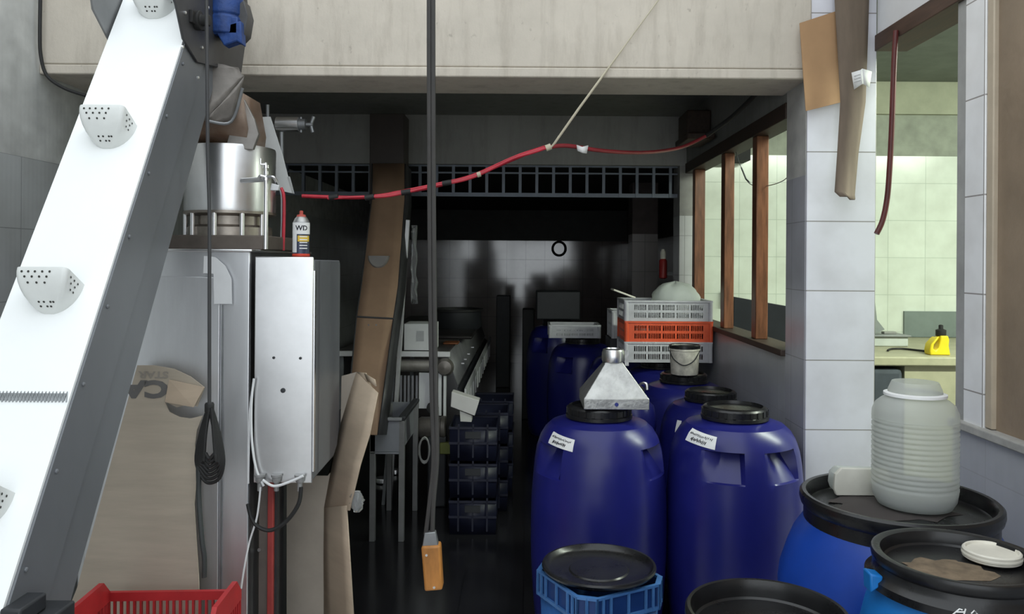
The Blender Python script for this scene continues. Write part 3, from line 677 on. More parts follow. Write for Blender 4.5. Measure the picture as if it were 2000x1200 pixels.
# slim canister squeezed between barrels
sc=thing('slim_canister','slim blue canister with silver tap wedged behind steel pyramid','canister',(.555,4.03,0))
MB().lathe([(.09,0),(.105,.01),(.11,.05),(.11,.80),(.10,.87),(.06,.91),(.045,.92),(.045,.95)],(.555,4.03,0),40).build('canister_body',bluenavy,sc)
MB().lathe([(.05,.93),(.052,.95),(.045,.965),(.0,.966)],(.555,4.03,0),24).build('cap',dkgrey,sc)
m=MB().tube([Vector((.57,3.985,.955)),Vector((.58,3.98,.985)),Vector((.605,3.97,.99)),Vector((.61,3.965,.96))],.008,8,4); m.build('tap',steel_s,sc)
# black wide-lid drums in front
def drum(label,loc,rb,rl,z1,body,step=False,group=None,grip=True):
    root=thing('lidded_drum',label,'drum',(0,0,0),group)
    k=rb
    m=MB().lathe([(k*.80,0),(k*.9,.003),(k*.94,.03),(k*.96,z1*.22),(k,z1*.24),(k,z1*.26),(k*.965,z1*.28),(k*.985,z1*.5),(k,z1-.27),(k*.985,z1-.23),(rl*.4+k*.6,z1-.17),(rl*.7+k*.3,z1-.125),(rl*.97,z1-.085),(rl*.93,z1-.07),(rl*.91,z1-.058)],seg=80)
    m.build('drum_body',body,root,ang=50)
    r=rl; lid=MB()
    if step: pr=[(r*1.0,z1-.076),(r*1.06,z1-.073),(r*1.065,z1-.055),(r*.99,z1-.045),(r*.965,z1-.036),(r*.96,z1-.028),(r*.985,z1-.022),(r,z1-.008),(r*.985,z1-.001),(r*.95,z1),(r*.885,z1-.003),(r*.86,z1-.014),(r*.85,z1-.028),(r*.82,z1-.032),(0,z1-.03)]
    else: pr=[(r*.90,z1-.088),(r*.955,z1-.085),(r*.955,z1-.045),(r*.985,z1-.035),(r,z1-.02),(r*.995,z1-.006),(r*.97,z1),(r*.93,z1-.001),(r*.905,z1-.012),(r*.89,z1-.038),(r*.86,z1-.042),(r*.6,z1-.036),(0,z1-.034)]
    lid.lathe(pr,seg=96,cap=False); lid.build('drum_lid',blk,root,ang=35)
    root.location=loc; return root
GD='wide drums with dished black lids'
d1=drum('blue drum with dished black lid carrying the ribbed jug, under pillar',(px2(1757,2.29),2.29,0),.33,.27,.93,bluemid,False,GD)
d2=drum('light blue drum at bottom right corner with white round cap on lid',(px2(1876,1.757),1.757,0),.214,.18,.957,bluelt,True,GD)
d3=drum('blue drum at bottom edge with empty black lid, before light blue drum',(px2(1503,1.70),1.70,0),.185,.173,.857,bluemid,False,GD)
# lug and chalk mark on the light blue drum
def on(root,mb,name,mat,**k):
    off=Vector(root.location); mb.v=[v for v in mb.v]; OFF[root.name]=off; return mb.build(name,mat,root,**k)
m=MB().prism([P(1700,1122,1.73),P(1726,1127,1.73),P(1722,1146,1.73),P(1701,1160,1.73)],(0,.04,0)); on(d2,m,'grip_lug',bluelt,bevel=.004)
dc=Vector(d2.location); m=MB()
def drumpt(px,py,r): # point on the drum's cylinder seen at that pixel
    rr=ray(px,py); a=rr.x**2+1; b_=-2*(rr.x*dc.x+dc.y); c_=dc.x**2+dc.y**2-r*r
    q=b_*b_-4*a*c_; Yp=(-b_-math.sqrt(max(q,0)))/(2*a); return Vector((0,0,H))+rr*Yp
dcol=lambda px,py:drumpt(px,py,.208)
for st in (((1862,1200),(1874,1190),(1880,1192)),((1868,1196),(1884,1196)),((1882,1203),(1886,1190)),((1897,1199),(1903,1193),(1909,1199),(1900,1206)),((1855,1206),(1862,1200))):
    m.tube([dcol(x,y) for x,y in st],.0014,5)
on(d2,m,'chalk_mark',paper)
# dirt in the lid
def blob(c,r,z,h,seed,n=28,sq=1):
    rn=random.Random(seed); ring=[Vector((c[0]+r*(1+.25*rn.uniform(-1,1))*math.cos(2*math.pi*j/n),c[1]+sq*r*(1+.25*rn.uniform(-1,1))*math.sin(2*math.pi*j/n),z)) for j in range(n)]
    ctr=Vector((c[0],c[1],z)); r2=[ctr+(p-ctr)*.8+Vector((0,0,h)) for p in ring]; return MB().loft([ring,r2])
on(d2,blob((dc.x-.03,dc.y-.01),.092,.9265,.003,3,sq=.7),'dirt_patch',dirtm)
d1c=Vector(d1.location)
on(d1,blob((d1c.x-.02,d1c.y+.0),.17,.8955,.0012,5,sq=.8),'dust_patch',M('grey_dust',(.055,.047,.045),.8))
# round white cap on the light blue drum
wc=PN(1937,1092,(0,0,.931),(0,0,1)); m=MB().lathe([(.056,0),(.060,.003),(.060,.019),(.057,.022),(.053,.022),(.051,.017),(.030,.016),(0,.017)],wc,48)
capo=thing('round_cap','white round screw cap lying on the light blue drum','cap',wc); m.build('cap_shell',cream,capo); MB().lathe([(.0605,.006),(.0615,.008),(.0615,.012),(.0605,.014)],wc,48,cap=False).build('rim',cream,capo)
# ribbed jug
jc=Vector((px2(1789,2.30),2.30,.898))
JG=thing('ribbed_jug','translucent white ribbed plastic jug standing on a black drum lid','jug',jc)
jp=[(0,.004),(.085,.0),(.105,.006),(.118,.03),(.122,.06)]
z=.066
while z<.285:
    jp += [(.1232,z),(.1232,z+.006),(.1195,z+.010),(.1200,z+.013)]; z+=.0165
jp += [(.1235,.292),(.122,.315),(.113,.338),(.098,.352),(.086,.360),(.080,.366)]
outer=jp; inner=[(max(0,r-.003),zz+(.003 if zz<.02 else 0)) for r,zz in reversed(jp)]
MB().lathe(outer,jc,72,cap=False).build('jug_body',jugm,JG,ang=60)
MB().lathe([(.078,.364),(.090,.366),(.090,.374),(.078,.377)],jc,48,cap=False).build('neck_ring',M('bright_white_plastic',(.82,.82,.82),.35,var=.04),JG)
MB().lathe([(.078,.372),(.077,.385),(.068,.408),(.066,.412),(.0,.414)],jc,48).build('neck',jugm,JG)
MB().lathe([(0,.006),(.10,.007),(.115,.03),(.118,.05),(0,.052)],jc,40).build('liquid_residue',frosted('cloudy_residue',(.66,.68,.70),.5,.4),JG)
JG.scale=(.94,.94,.875)
# white tub on its side
m=MB()
tb=Vector((px2(1684,2.41),2.40,.8985))
m.loft([[tb+Vector((x*s_,.11*0+y,z*s_)) for x,z in ((-.075,.0),(.075,.0),(.082,.02),(.082,.055),(.07,.075),(-.06,.078),(-.078,.06),(-.082,.02))] for y,s_ in ((0,.80),(.004,1),(.018,1),(.02,.92),(.08,.88),(.1,.8))])
TB=thing('plastic_tub','clear white plastic tub lying on its side behind ribbed jug','tub',tb)
m.build('tub_shell',bagm,TB,bevel=.004); MB().loft([[tb+Vector((x*s_,-.006+y,z*s_+.0)) for x,z in ((-.079,.0),(.079,.0),(.086,.02),(.086,.057),(.073,.079),(-.063,.082),(-.082,.063),(-.086,.02))] for y,s_ in ((0,.93),(.002,1),(.016,1))]).build('tub_lid',M('clear_pale_lid',(.80,.78,.70),.3,trans=.3,ior=1.2),TB,bevel=.003)
# ================================================================== crates
def vent_wall(mb,w,h,T,t=.006,cols=5,per=7,rows=2,mx=.055,mtop=.028,mbot=.02,mid=.016):
    """perforated crate wall in the local XZ plane, slots left open"""
    B_=lambda a,b,c,d:mb.box(a,b,-t/2,t/2,c,d,T=T)
    B_(-w/2,w/2,0,mbot); B_(-w/2,w/2,h-mtop,h); B_(-w/2,-w/2+mx,mbot,h-mtop); B_(w/2-mx,w/2,mbot,h-mtop)
    x0,x1=-w/2+mx,w/2-mx; rh=(h-mtop-mbot-mid*(rows-1))/rows; gap=.014; cw=(x1-x0-gap*(cols-1))/cols
    for r in range(rows-1): B_(x0,x1,mbot+rh*(r+1)+mid*r,mbot+rh*(r+1)+mid*(r+1))
    for r in range(rows):
        z0=mbot+r*(rh+mid)
        for c in range(cols):
            a=x0+c*(cw+gap)
            if c: B_(a-gap,a,z0,z0+rh)
            for k in range(1,per): 
                xc=a+cw*k/per; B_(xc-.0022,xc+.0022,z0,z0+rh)
def vented_crate(name,label,w,d,h,mat,group=None):
    root=thing(name,label,'crate',(0,0,0),group)
    for (nm,W,T) in (('long_side',w,Matrix.Translation((0,-d/2,0))),('long_side',w,Matrix.Translation((0,d/2,0))),('short_side',d,Matrix.Translation((-w/2,0,0))@Matrix.Rotation(R(90),4,'Z')),('short_side',d,Matrix.Translation((w/2,0,0))@Matrix.Rotation(R(90),4,'Z'))):
        m=MB(); vent_wall(m,W,h,T,cols=5 if nm=='long_side' else 3,rows=2 if h>.1 else 1)
        m.box(-W/2-.004,W/2+.004,-.009,.009,h-.012,h,T=T); m.build(nm,mat,root,smooth=False)
    for sx in (-1,1):
        for sy in (-1,1): MB().lathe([(.016,0),(.016,h-.002)],(sx*(w/2-.006),sy*(d/2-.006),0),12).build('corner_post',mat,root)
    m=MB(); m.box(-w/2,w/2,-d/2,d/2,.004,.010)
    m.build('base',mat,root,smooth=False)
    return root
GC='vented crates stacked on the barrel'
cw_=.545; cyc=5.22
chh=.131; cx_=px2(1307,5.02)
k1=vented_crate('vented_crate','pale grey vented crate, lowest of the stack behind cream bucket',cw_,.38,chh,greycr,GC); k1.location=(cx_,cyc,.962)
k2=vented_crate('vented_crate','orange vented crate in the middle of the stack',cw_,.38,chh,orangecr,GC); k2.location=(cx_+.002,cyc,.962+chh)
k3=dup(k1,'pale grey vented crate on top of the orange crate',GC); k3.location=(cx_,cyc+.003,.962+2*chh)
k4=vented_crate('vented_crate','low white crate on a barrel in the shadowy aisle',.40,.3,.105,greycr); k4.location=(px2(1124,6.3),6.48,.987); 
k5=vented_crate('vented_crate','narrow white crate standing just left behind the crate stack',.26,.3,.20,greycr); k5.location=(.76,5.88,1.045)
m=B(.61,.91,5.73,6.03,.962,1.043); tag(m.build('dark_tray',dkgrey,bevel=.004),'dark low tray between barrel and narrow white crate','tray')
# tilted white lid, plastic bag
zt=.962+3*chh
m=MB().box(-.075,.075,-.09,.09,0,.012,T=Matrix.Translation((px2(1222,5.05),5.2,zt+.032))@Matrix.Rotation(R(20),4,'Y'))
tag(m.build('white_board',cream,bevel=.003),'cream board tilted over left rim of the crate stack','board')
rings=[]; bc=Vector((px2(1327,5.1),5.22,zt-.02)); rn=random.Random(5)
for i in range(9):
    v=i/8; r=.155*(1-v**2.6)**.5 if v<1 else .005
    rings.append([bc+Vector((r*1.0*math.cos(2*math.pi*j/26)*(1+.06*math.sin(3*j+i)),r*.85*math.sin(2*math.pi*j/26)*(1+.05*math.cos(2*j)),v*.135*(1+.04*math.sin(j*1.3))))for j in range(26)])
tag(MB().loft(rings).build('plastic_bag',bagm,ang=60),'cloudy plastic bag bulging from top of the crate stack','bag')
# cream bucket
bk=Vector((px2(1341,4.48),4.52,.962)); BU=thing('paint_bucket','small cream bucket with wire handle in front of the crates','bucket',bk)
bh=.165
MB().lathe([(0,.002),(.074,0),(.077,.004),(.083,bh-.03),(.086,bh-.028),(.086,bh-.004),(.083,bh),(.080,bh-.004),(.074,.006),(0,.006)],bk,48,cap=False).build('bucket_body',M('speckled_cream_plastic',(.66,.63,.54),.5,var=.35,scale=28),BU)
MB().lathe([(.0845,bh-.018),(.0885,bh-.016),(.0885,bh+.001),(.082,bh+.003),(.079,bh-.01),(0,bh-.012)],bk,48,cap=False).build('black_rim',blk,BU)
MB().tube([bk+Vector((-.088,-.01,bh-.03)),bk+Vector((-.07,-.055,bh-.075)),bk+Vector((-.02,-.09,bh-.105)),bk+Vector((.04,-.085,bh-.075)),bk+Vector((.088,-.01,bh-.015))],.003,8,6).build('wire_handle',dkgrey,BU)
# blue crate stack with basin in front
CRX,CRY,CA_=.25,2.63,R(29)
def rim_crate(name,label,w,h,mat,group):
    root=thing(name,label,'crate',(0,0,0),group); c=.045; rh=.082
    def octo(s,z): 
        a=w/2*s; k=a-c; return [Vector(p+(z,)) for p in ((-k,-a),(k,-a),(a,-k),(a,k),(k,a),(-k,a),(-a,k),(-a,-k))]
    MB().loft([octo(.90,0),octo(.93,h-rh-.006)],cap=False).build('lower_wall',mat,root,solid=.005)
    MB().add(octo(.9,.004),[tuple(range(8))]).build('base',mat,root,solid=.005)
    m=MB(); z0,z1=h-rh,h
    for zz,hh,e in ((z0,.010,.012),(z1-.008,.008,.012)):
        o=octo(1,zz); o2=octo(1,zz+hh); i=octo(1-2*e/w,zz); i2=octo(1-2*e/w,zz+hh); m.loft([i,o,o2,i2,i],cap=False)
    o=octo(.985,0)
    for q in range(8):
        a,b=o[q],o[(q+1)%8]; Ln=(b-a).length; n=3 if Ln>.1 else 1
        xs=[0,.10,.22,.5,.78,.9,1] if n==3 else [0,.5,1]
        for x in xs: p=a.lerp(b,x); m.bar(p+Vector((0,0,z0)),p+Vector((0,0,z1)),.007,.007)
        t_=(b-a).normalized(); nn=Vector((t_.y,-t_.x,0))*-.006
        m.mat(1); m.prism([a+nn+Vector((0,0,z0+.004)),b+nn+Vector((0,0,z0+.004)),b+nn+Vector((0,0,z1-.004)),a+nn+Vector((0,0,z1-.004))],nn*.3); m.mat(0)
    m.build('rim_band',[M('blue_crate_rim',(.06,.17,.40),.35,var=.3,scale=9),M('shaded_blue_panel',(.012,.045,.17),.4,var=.3)],root,smooth=False)  # panels behind the rim windows: recess shade put in as darker blue
    return root
GX='blue crates stacked by the aisle'
hc=.283
cA=rim_crate('blue_crate','bright blue crate holding black lid, top of the near stack',.335,hc,bluecr,GX); cA.location=(CRX,CRY,hc+.001); cA.rotation_euler.z=CA_
cB=dup(cA,'bright blue crate standing on the floor under an identical crate',GX); cB.location=(CRX,CRY,0)
zl=2*hc
BS=thing('black_basin','shiny black round lid sitting on top of the bright blue crate','lid',(CRX+.0,CRY+.01,zl))
MB().lathe([(.14,-.012),(.172,-.006),(.186,.004),(.190,.012),(.187,.018),(.180,.018),(.172,.006),(.16,-.002),(.10,-.004),(.095,0),(.0,.001)],(CRX,CRY+.01,zl+.012),72,cap=False).build('lid_shell',blk,BS)
# red crate bottom left
RC=thing('red_crate','red slatted crate at the foot of the pale cardboard','crate',(0,0,0))
cw,cd,ch=.44,.30,.455
for (W,T) in ((cw,Matrix.Translation((0,-cd/2,0))),(cw,Matrix.Translation((0,cd/2,0))),(cd,Matrix.Translation((-cw/2,0,0))@Matrix.Rotation(R(90),4,'Z')),(cd,Matrix.Translation((cw/2,0,0))@Matrix.Rotation(R(90),4,'Z'))):
    m=MB(); m.box(-W/2,W/2,-.008,.008,ch-.03,ch,T=T); m.box(-W/2,W/2,-.006,.006,0,.04,T=T); m.box(-W/2,W/2,-.005,.005,ch*.5,ch*.5+.02,T=T)
    n=int(W/.022)
    for i in range(n+1): m.box(-W/2+i*W/n-.0035,-W/2+i*W/n+.0035,-.006,.006,.03,ch-.02,T=T)
    if W==cd: m.prism([T@Vector((-W/2,.008,ch-.001)),T@Vector((-W/2+.05,.008,ch+.05)),T@Vector((W/2-.05,.008,ch+.05)),T@Vector((W/2,.008,ch-.001))],(T.to_3x3()@Vector((0,-.016,0))))
    m.build('slatted_side',redcr,RC,smooth=False)
B(-cw/2,cw/2,-cd/2,cd/2,0,.012).build('base',redcr,RC)
rcx=P(420,1150,2.48).x-cw/2-.01
RC.location=(rcx,2.58,.001); RC.rotation_euler.z=R(3)
# ================================================================== long processing table
TY=5.3; q=F/TY
tx0,tx1=px2(655,TY),px2(880,TY); tzt=P(780,687,TY).z; 
LT=thing('sorting_table','long pale processing table running back along the dark aisle','table',((tx0+tx1)/2,TY,0))
B(tx0,tx1,TY,TY+.03,tzt-.035,tzt).build('front_rail',M('bright_white_rail',(.75,.75,.76),.35,.1,var=.05),LT,bevel=.003)
B(tx0,tx1-.02,TY+.03,8.8,tzt-.03,tzt-.006).build('table_bed',M('grubby_bed',(.13,.12,.12),.4,.3,var=.4),LT)
MB().lathe([(.03,tx0+.1),(.045,tx0+.11),(.045,tx1-.04),(.03,tx1-.03)],(0,TY+.07,tzt-.10),24,'X').build('roller',M('worn_roller',(.33,.31,.28),.4,.3,var=.4),LT)
for k in range(4): B(tx0+.25+k*.03,tx0+.26+k*.03,TY+.01,TY+.03,tzt-.33,tzt-.15).build('fin',whitep,LT)
MB().lathe([(.0,-.05),(.045,-.04),(.06,0),(.045,.04),(.0,.05)],(tx1-.03,TY-.01,tzt-.10),20,'Y').build('drive_motor',M('greasy_motor',(.22,.20,.18),.4,.5,var=.4),LT)
for x in (785,793,800,808,816): p=px2(x,TY+.04); B(p-.007,p+.007,TY+.03,TY+.045,P(0,792,TY).z,P(0,730,TY).z).build('fin',M('grey_fin',(.30,.30,.33),.45,.2),LT)
B(px2(820,TY+.03),px2(846,TY+.03),TY+.03,TY+.05,P(840,800,TY).z,P(840,730,TY).z).build('white_guard',whitep,LT)
for x0,x1 in ((846,853),(858,864),(868,873)): B(px2(x0,TY),px2(x1,TY),TY-.005,TY+.03,.02 if x0>865 else P(840,812,TY).z,tzt-.12).build('leg',whitep,LT)
for x,y in ((tx0+.03,TY+.04),(tx0+.03,8.7),(tx1-.06,8.7),(tx1-.06,7)): B(x-.02,x+.02,y,y+.04,0,tzt-.03).build('leg',steel_d,LT)
# side trough and white slotted outer rail
rx=-.40; rz=.75
m=MB().sheet([[Vector((tx1-.02,y,tzt-.02)),Vector((tx1+.05,y,rz+.01))] for y in (TY+.03,7,8.8)]); m.build('bed_side',M('grey_bed_side',(.33,.33,.34),.4,.4,var=.2),LT,solid=.006)
m=MB().sheet([[Vector((tx1+.05,y,rz-.01)),Vector((rx-.004,y,rz-.06))] for y in (TY+.03,8.8)]); m.build('trough',dkgrey,LT,solid=.006)
m=MB(); m.box(rx,rx+.012,TY-.05,8.9,rz-.055,rz)
m.build('outer_rail',whitep,LT)
for k in range(14): 
    y=TY-.03+k*.26; B(rx,rx+.012,y,y+.10,rz-.20,rz-.055).build('rail_tab',whitep,LT)
for y in (5.9,6.15,6.5,7.0): B(tx1-.02,tx1+.05,y,y+.01,rz+.08,rz+.088).build('cross_pin',steel_s,LT)
# motor under the table front
GM=thing('gear_motor','greasy gearbox motor under the front of the pale table','motor',(px2(855,5.19),5.19,.0))
c=P(852,835,5.19)
MB().lathe([(.02,-.14),(.055,-.12),(.068,-.10),(.068,.03),(.074,.035),(.074,.06),(.05,.065)],c,20,'X').build('motor_body',M('greasy_motor2',(.16,.145,.13),.45,.4,var=.5,scale=12),GM)
B(c.x-.05,c.x+.07,c.y-.05,c.y+.05,.0,c.z-.05).build('pedestal',dkgrey,GM,bevel=.01)
MB().lathe([(0,-.02),(.035,-.018),(.04,0),(.035,.018),(0,.02)],P(845,797,5.16),16,'Y').build('knob',blkm,GM)
B(P(853,890,4.95).x,P(876,890,4.95).x,5.12,5.16,P(0,895,4.95).z,P(0,872,4.95).z).build('oil_cup',greent,GM,bevel=.006)
m=MB()
c=P(829,880,5.14)
for i in range(3): m.tube([c+Vector((.032*math.cos(a*math.pi/8)*(1+.1*i),.004*i,.085*math.sin(a*math.pi/8)*(1-.06*i))) for a in range(17)],.006,6)
m.build('coiled_hose',M('pale_coil',(.42,.42,.40),.4,var=.2),GM)
# things on the table
def boxthing(name,label,cat,a,b,Y,d,mat,lid=None):
    p0=P(a[0],b[1],Y); p1=P(b[0],a[1],Y); o=B(p0.x,p1.x,Y,Y+d,p0.z,p1.z).build(name,mat,bevel=.004); return tag(o,label,cat)
WB=thing('white_carton','white carton with grey print on the front of pale table','carton',(px2(821,5.36),5.4,tzt))
xa,xb=px2(790,5.36),px2(850,5.36); zc=P(820,633,5.36).z
B(xa,xb,5.36,5.6,tzt+.001,zc).build('carton_body',M('white_card',(.70,.71,.71),.7,var=.08),WB,bevel=.003)
B(px2(815,5.36),px2(829,5.36),5.357,5.3595,P(0,661,5.36).z,P(0,641,5.36).z).build('printed_mark',M('pale_print',(.48,.49,.50),.8),WB)
B(xb-.004,xb+.004,5.345,5.36,tzt+.001,zc-.01).build('edge_strip',whitep,WB)
m=B(px2(866,5.8),px2(896,5.8),5.8,5.95,tzt-.004,P(0,664,5.8).z); tag(m.build('copper_box',M('copper_brown',(.28,.10,.04),.5,.2,var=.4),bevel=.005),'small copper brown box on table behind the white carton','box')
vc=Vector((px2(894,7.2),7.2,tzt-.005)); VT=thing('dark_vat','low dark round vat at the far end of table','vat',vc)
MB().lathe([(.0,0),(.20,.0),(.215,.02),(.215,.16),(.20,.165),(.20,.02),(0,.02)],vc,48,cap=False).build('vat_wall',dkgrey,VT)
MB().lathe([(.212,.158),(.235,.16),(.235,.18),(.205,.18),(.2,.165)],vc,48,cap=False).build('vat_rim',blkm,VT)
tag(MB().box(px2(835,6.3),px2(925,6.3),6.2,6.8,tzt-.005,P(0,650,6.2).z).build('machine_block',M('dark_machine',(.05,.045,.045),.35,.4,var=.5),bevel=.02),'dark greasy machine block on table before the round vat','machine')
# wash tub on legs
zr,zbm=P(760,822,4.5).z,P(760,884,4.5).z
ux1=px2(783,4.5); ux0=ux1-.17
WT=thing('wash_tub','grey square tub on steel legs behind the folded cardboard','tub',((ux0+ux1)/2,4.8,0))
m=MB(); m.box(ux0,ux1,4.5,4.515,zbm,zr).box(ux0,ux1,5.085,5.10,zbm,zr).box(ux0,ux0+.015,4.515,5.085,zbm,zr).box(ux1-.015,ux1,4.515,5.085,zbm,zr).box(ux0,ux1,4.5,5.1,zbm-.012,zbm)
m.build('tub_shell',M('grey_tub_plastic',(.24,.25,.275),.5,var=.12),WT,bevel=.004)
B(ux0-.015,ux1+.012,4.485,4.51,zr,zr+.018).build('front_rim',M('grey_rim',(.26,.265,.275),.5),WT,bevel=.004)
B(ux1-.01,ux1+.03,4.512,5.11,zr-.002,zr+.022).build('side_rim',dkgrey,WT,bevel=.006)
for x,y in ((ux1-.005,4.50),(ux1-.005,5.06),(ux0,4.50),(ux0,5.06)): B(x,x+.032,y,y+.032,0,zr-.004).build('leg',M('grey_leg_steel',(.24,.24,.24),.45,.4),WT,bevel=.002)
# things on the floor below
for i,(x,y,r) in enumerate(((748,943,.055),(772,926,.045))):
    p=PN(x,y,(0,0,0),(0,0,1)); o=MB().lathe([(r*.85,0),(r,.006),(r,.03),(r*.93,.036),(0,.036)],p+Vector((0,0,.001)),28).build('jar_lid',steel_s)
    tag(o,('silver jar lid on floor under wash tub, nearer the folded cardboard','silver jar lid on floor under wash tub, nearer its legs')[i],'jar lid','jar lids under the wash tub')
pb=P(697,980,3.16); rn=random.Random(9); rings=[]
for i in range(8):
    v=i/7; r=.026*(math.sin(math.pi*(.08+.84*v)))**.6
    rings.append([pb+Vector((r*math.cos(2*math.pi*j/14)*(1+.3*math.sin(5*j+2*i)),r*.5*math.sin(2*math.pi*j/14)*(1+.2*math.cos(4*j+i)),(v-.5)*.085)) for j in range(14)])
MB().loft(rings).build('film_scrap',clearf,CD,ang=80)
# dark blue crates along the aisle
def plain_crate(label,w,d,h):
    root=thing('dark_crate',label,'crate',(0,0,0),'dark blue crates under the table rail')
    m=MB(); m.loft([rect(0,0,.0,w*.94,d*.94),rect(0,0,h-.03,w*.97,d*.97)],cap=False); m.build('wall',darkcr,root,solid=.006)
    m=MB(); 
    for z in (h-.03,h*.45): 
        o=rect(0,0,z,w,d); o2=rect(0,0,z+.014,w,d); m.loft([rect(0,0,z,w*.95,d*.95),o,o2,rect(0,0,z+.014,w*.95,d*.95)],cap=False)
    for x in (-w*.3,0,w*.3): m.box(x-.005,x+.005,-d/2,-d/2+.008,.02,h)
    m.build('rib',darkcr,root,smooth=False)
    m=MB().box(-w*.47,w*.47,-d*.47,d*.47,.0,.006); m.build('base',darkcr,root)
    B(-w*.16,w*.16,-d/2-.006,-d/2+.002,h*.62,h*.80).build('grip',dkgrey,root)
    return root
pc=plain_crate('dark blue crate under the white offcut box, top of nearest stack',.28,.36,.215)
spots=[(-.30,4.80,.43),(-.30,4.80,.215),(-.30,4.80,0)]+[(-.245,5.24,.215*k) for k in (2,1,0)]+[(-.22,5.66,.215*k) for k in (2,1,0)]
labs=['','dark blue crate in the middle of the nearest stack beside pale table','dark blue crate on the floor, lowest of the nearest stack',
 'dark blue crate on top of the second stack along the aisle','dark blue crate in the middle of the second aisle stack','dark blue crate at the bottom of the second aisle stack',
 'dark blue crate on top of the farthest stack along the aisle','dark blue crate in the middle of the farthest aisle stack','dark blue crate at the bottom of the farthest aisle stack']
for i,(x,y,z) in enumerate(spots):
    o=pc if i==0 else dup(pc,labs[i]); o.location=(x,y,z+.001)
# white offcut box on the crates
ob=thing('offcut_box','white tilted box resting on the dark crates by the aisle','box',P(905,822,4.66))
m=MB().prism([P(882,766,4.64),P(936,783,4.64),P(927,813,4.64),P(880,795,4.64)],(0,.1,0)); m.build('box_body',M('offwhite_card',(.66,.65,.62),.7,var=.1),ob,bevel=.003)
MB().prism([P(898,803,4.65),P(921,812,4.65),P(921,825,4.65),P(899,824,4.65)],(0,.08,0)).build('box_foot',M('offwhite_card2',(.60,.60,.55),.7),ob,bevel=.002)
# ================================================================== second elevator (tan belt)
E2=thing('tan_elevator','second steep conveyor with tan belt and one small scoop in the dark','conveyor',P(715,760,4.95))
def ypos(y): return 5.5-1.2*(y-320)/530
le=[(728,320),(727,390),(706,560),(697,620),(687,728),(676,850)]; re=[(790,320),(790,390),(777,560),(768,620),(752,740),(737,850)]
rows=[[P(l[0]+(r[0]-l[0])*k/4,l[1]+(r[1]-l[1])*k/4,ypos(l[1]))for k in range(5)] for l,r in zip(le,re)]
m=MB().sheet(rows); m.build('belt',beltb,E2,solid=.006,fix=False)
for s,nm in ((0,'side_panel'),(1,'side_panel')):
    ed=re if s else le
    m=MB(); a=[P(x+(1 if s else -1),y,ypos(y)-.004) for x,y in ed]; b=[p+Vector((.02 if s else -.01,.14,-.03)) for p in a]
    m.sheet([a,b]); m.build(nm,greyd,E2,solid=.008,fix=False)
m=MB().tube([P(697,619,ypos(619)-.006),P(769,623,ypos(622)-.006)],.006,8); m.build('belt_joint',greyd,E2)
for x in (720,735): MB().lathe([(.005,0),(.005,-.004)],P(x,635,ypos(635)-.004),8,'Y').build('rivet',steel_d,E2)
c=P(742,500,ypos(500)); r=.066; m=MB()
k=16; arc=lambda rr,n:[c+Vector((rr*math.cos(math.pi+math.pi*i/k),-n,rr*1.2*math.sin(math.pi+math.pi*i/k))) for i in range(k+1)]
m.loft([arc(r,0),arc(r,.06),arc(r-.008,.07)],cap=False,closed=False); f=arc(r-.008,.07); m.add(f,[tuple(range(k+1))]); m.loft([arc(r-.006,.0),arc(r-.008,.064)],cap=False,closed=False)
m.build('scoop',M('grey_scoop',(.30,.285,.27),.5),E2,fix=False)
B(P(726,320,5.6).x,P(792,320,5.6).x,5.52,5.75,P(0,394,5.5).z,2.62).build('head_casing',M('dark_brown_casing',(.045,.035,.03),.5),E2,bevel=.004)
MB().bar(Vector((P(670,850,4.42).x,4.40,0)),Vector((P(672,850,4.42).x,4.40,P(672,800,4.42).z)),.05,.05).build('leg',greyd,E2)
# aluminium profile with film
AP=thing('aluminium_profile','long pale metal bar leaning beside the tan conveyor','metal bar',Vector((px2(766,5.17),5.17,0)))
MB().bar(Vector((px2(764,5.16),5.16,0)),P(797,430,5.24),.026,.03).build('bar',M('pale_aluminium',(.62,.62,.62),.4,.4),AP,bevel=.002)
MB().bar(Vector((px2(752,5.19),5.19,0)),P(789,470,5.26),.02,.02).build('thin_bar',steel_d,AP)
rn=random.Random(2)
g3=[[P(802+ k*4+rn.uniform(-3,3),440+i*14,5.25+rn.uniform(-.02,.02)) for k in range(4)] for i in range(12)]
o=MB().sheet(g3).build('film_strip',clearf,solid=.001,fix=False); tag(o,'shiny clear film strip hanging right of the pale metal bar','plastic film')
# ================================================================== grille in the back opening
GR=thing('window_grille','dark metal grille of square bars under the rear concrete beam','grille',(-.4,6.08,2.10))
gz0,gz1=2.09,2.33; gm=M('blue_grey_grille_steel',(.15,.17,.20),.45,.4,var=.2)
for z,h in ((gz0,.03),(2.265,.012),(gz1-.012,.012)): B(XL,1.155,6.06,6.085,z,z+h).build('rail',gm,GR)
x=1.10
while x>-2.0:
    B(x-.011,x+.011,6.055,6.09,gz0,gz1).build('bar',gm,GR); x-=.1275
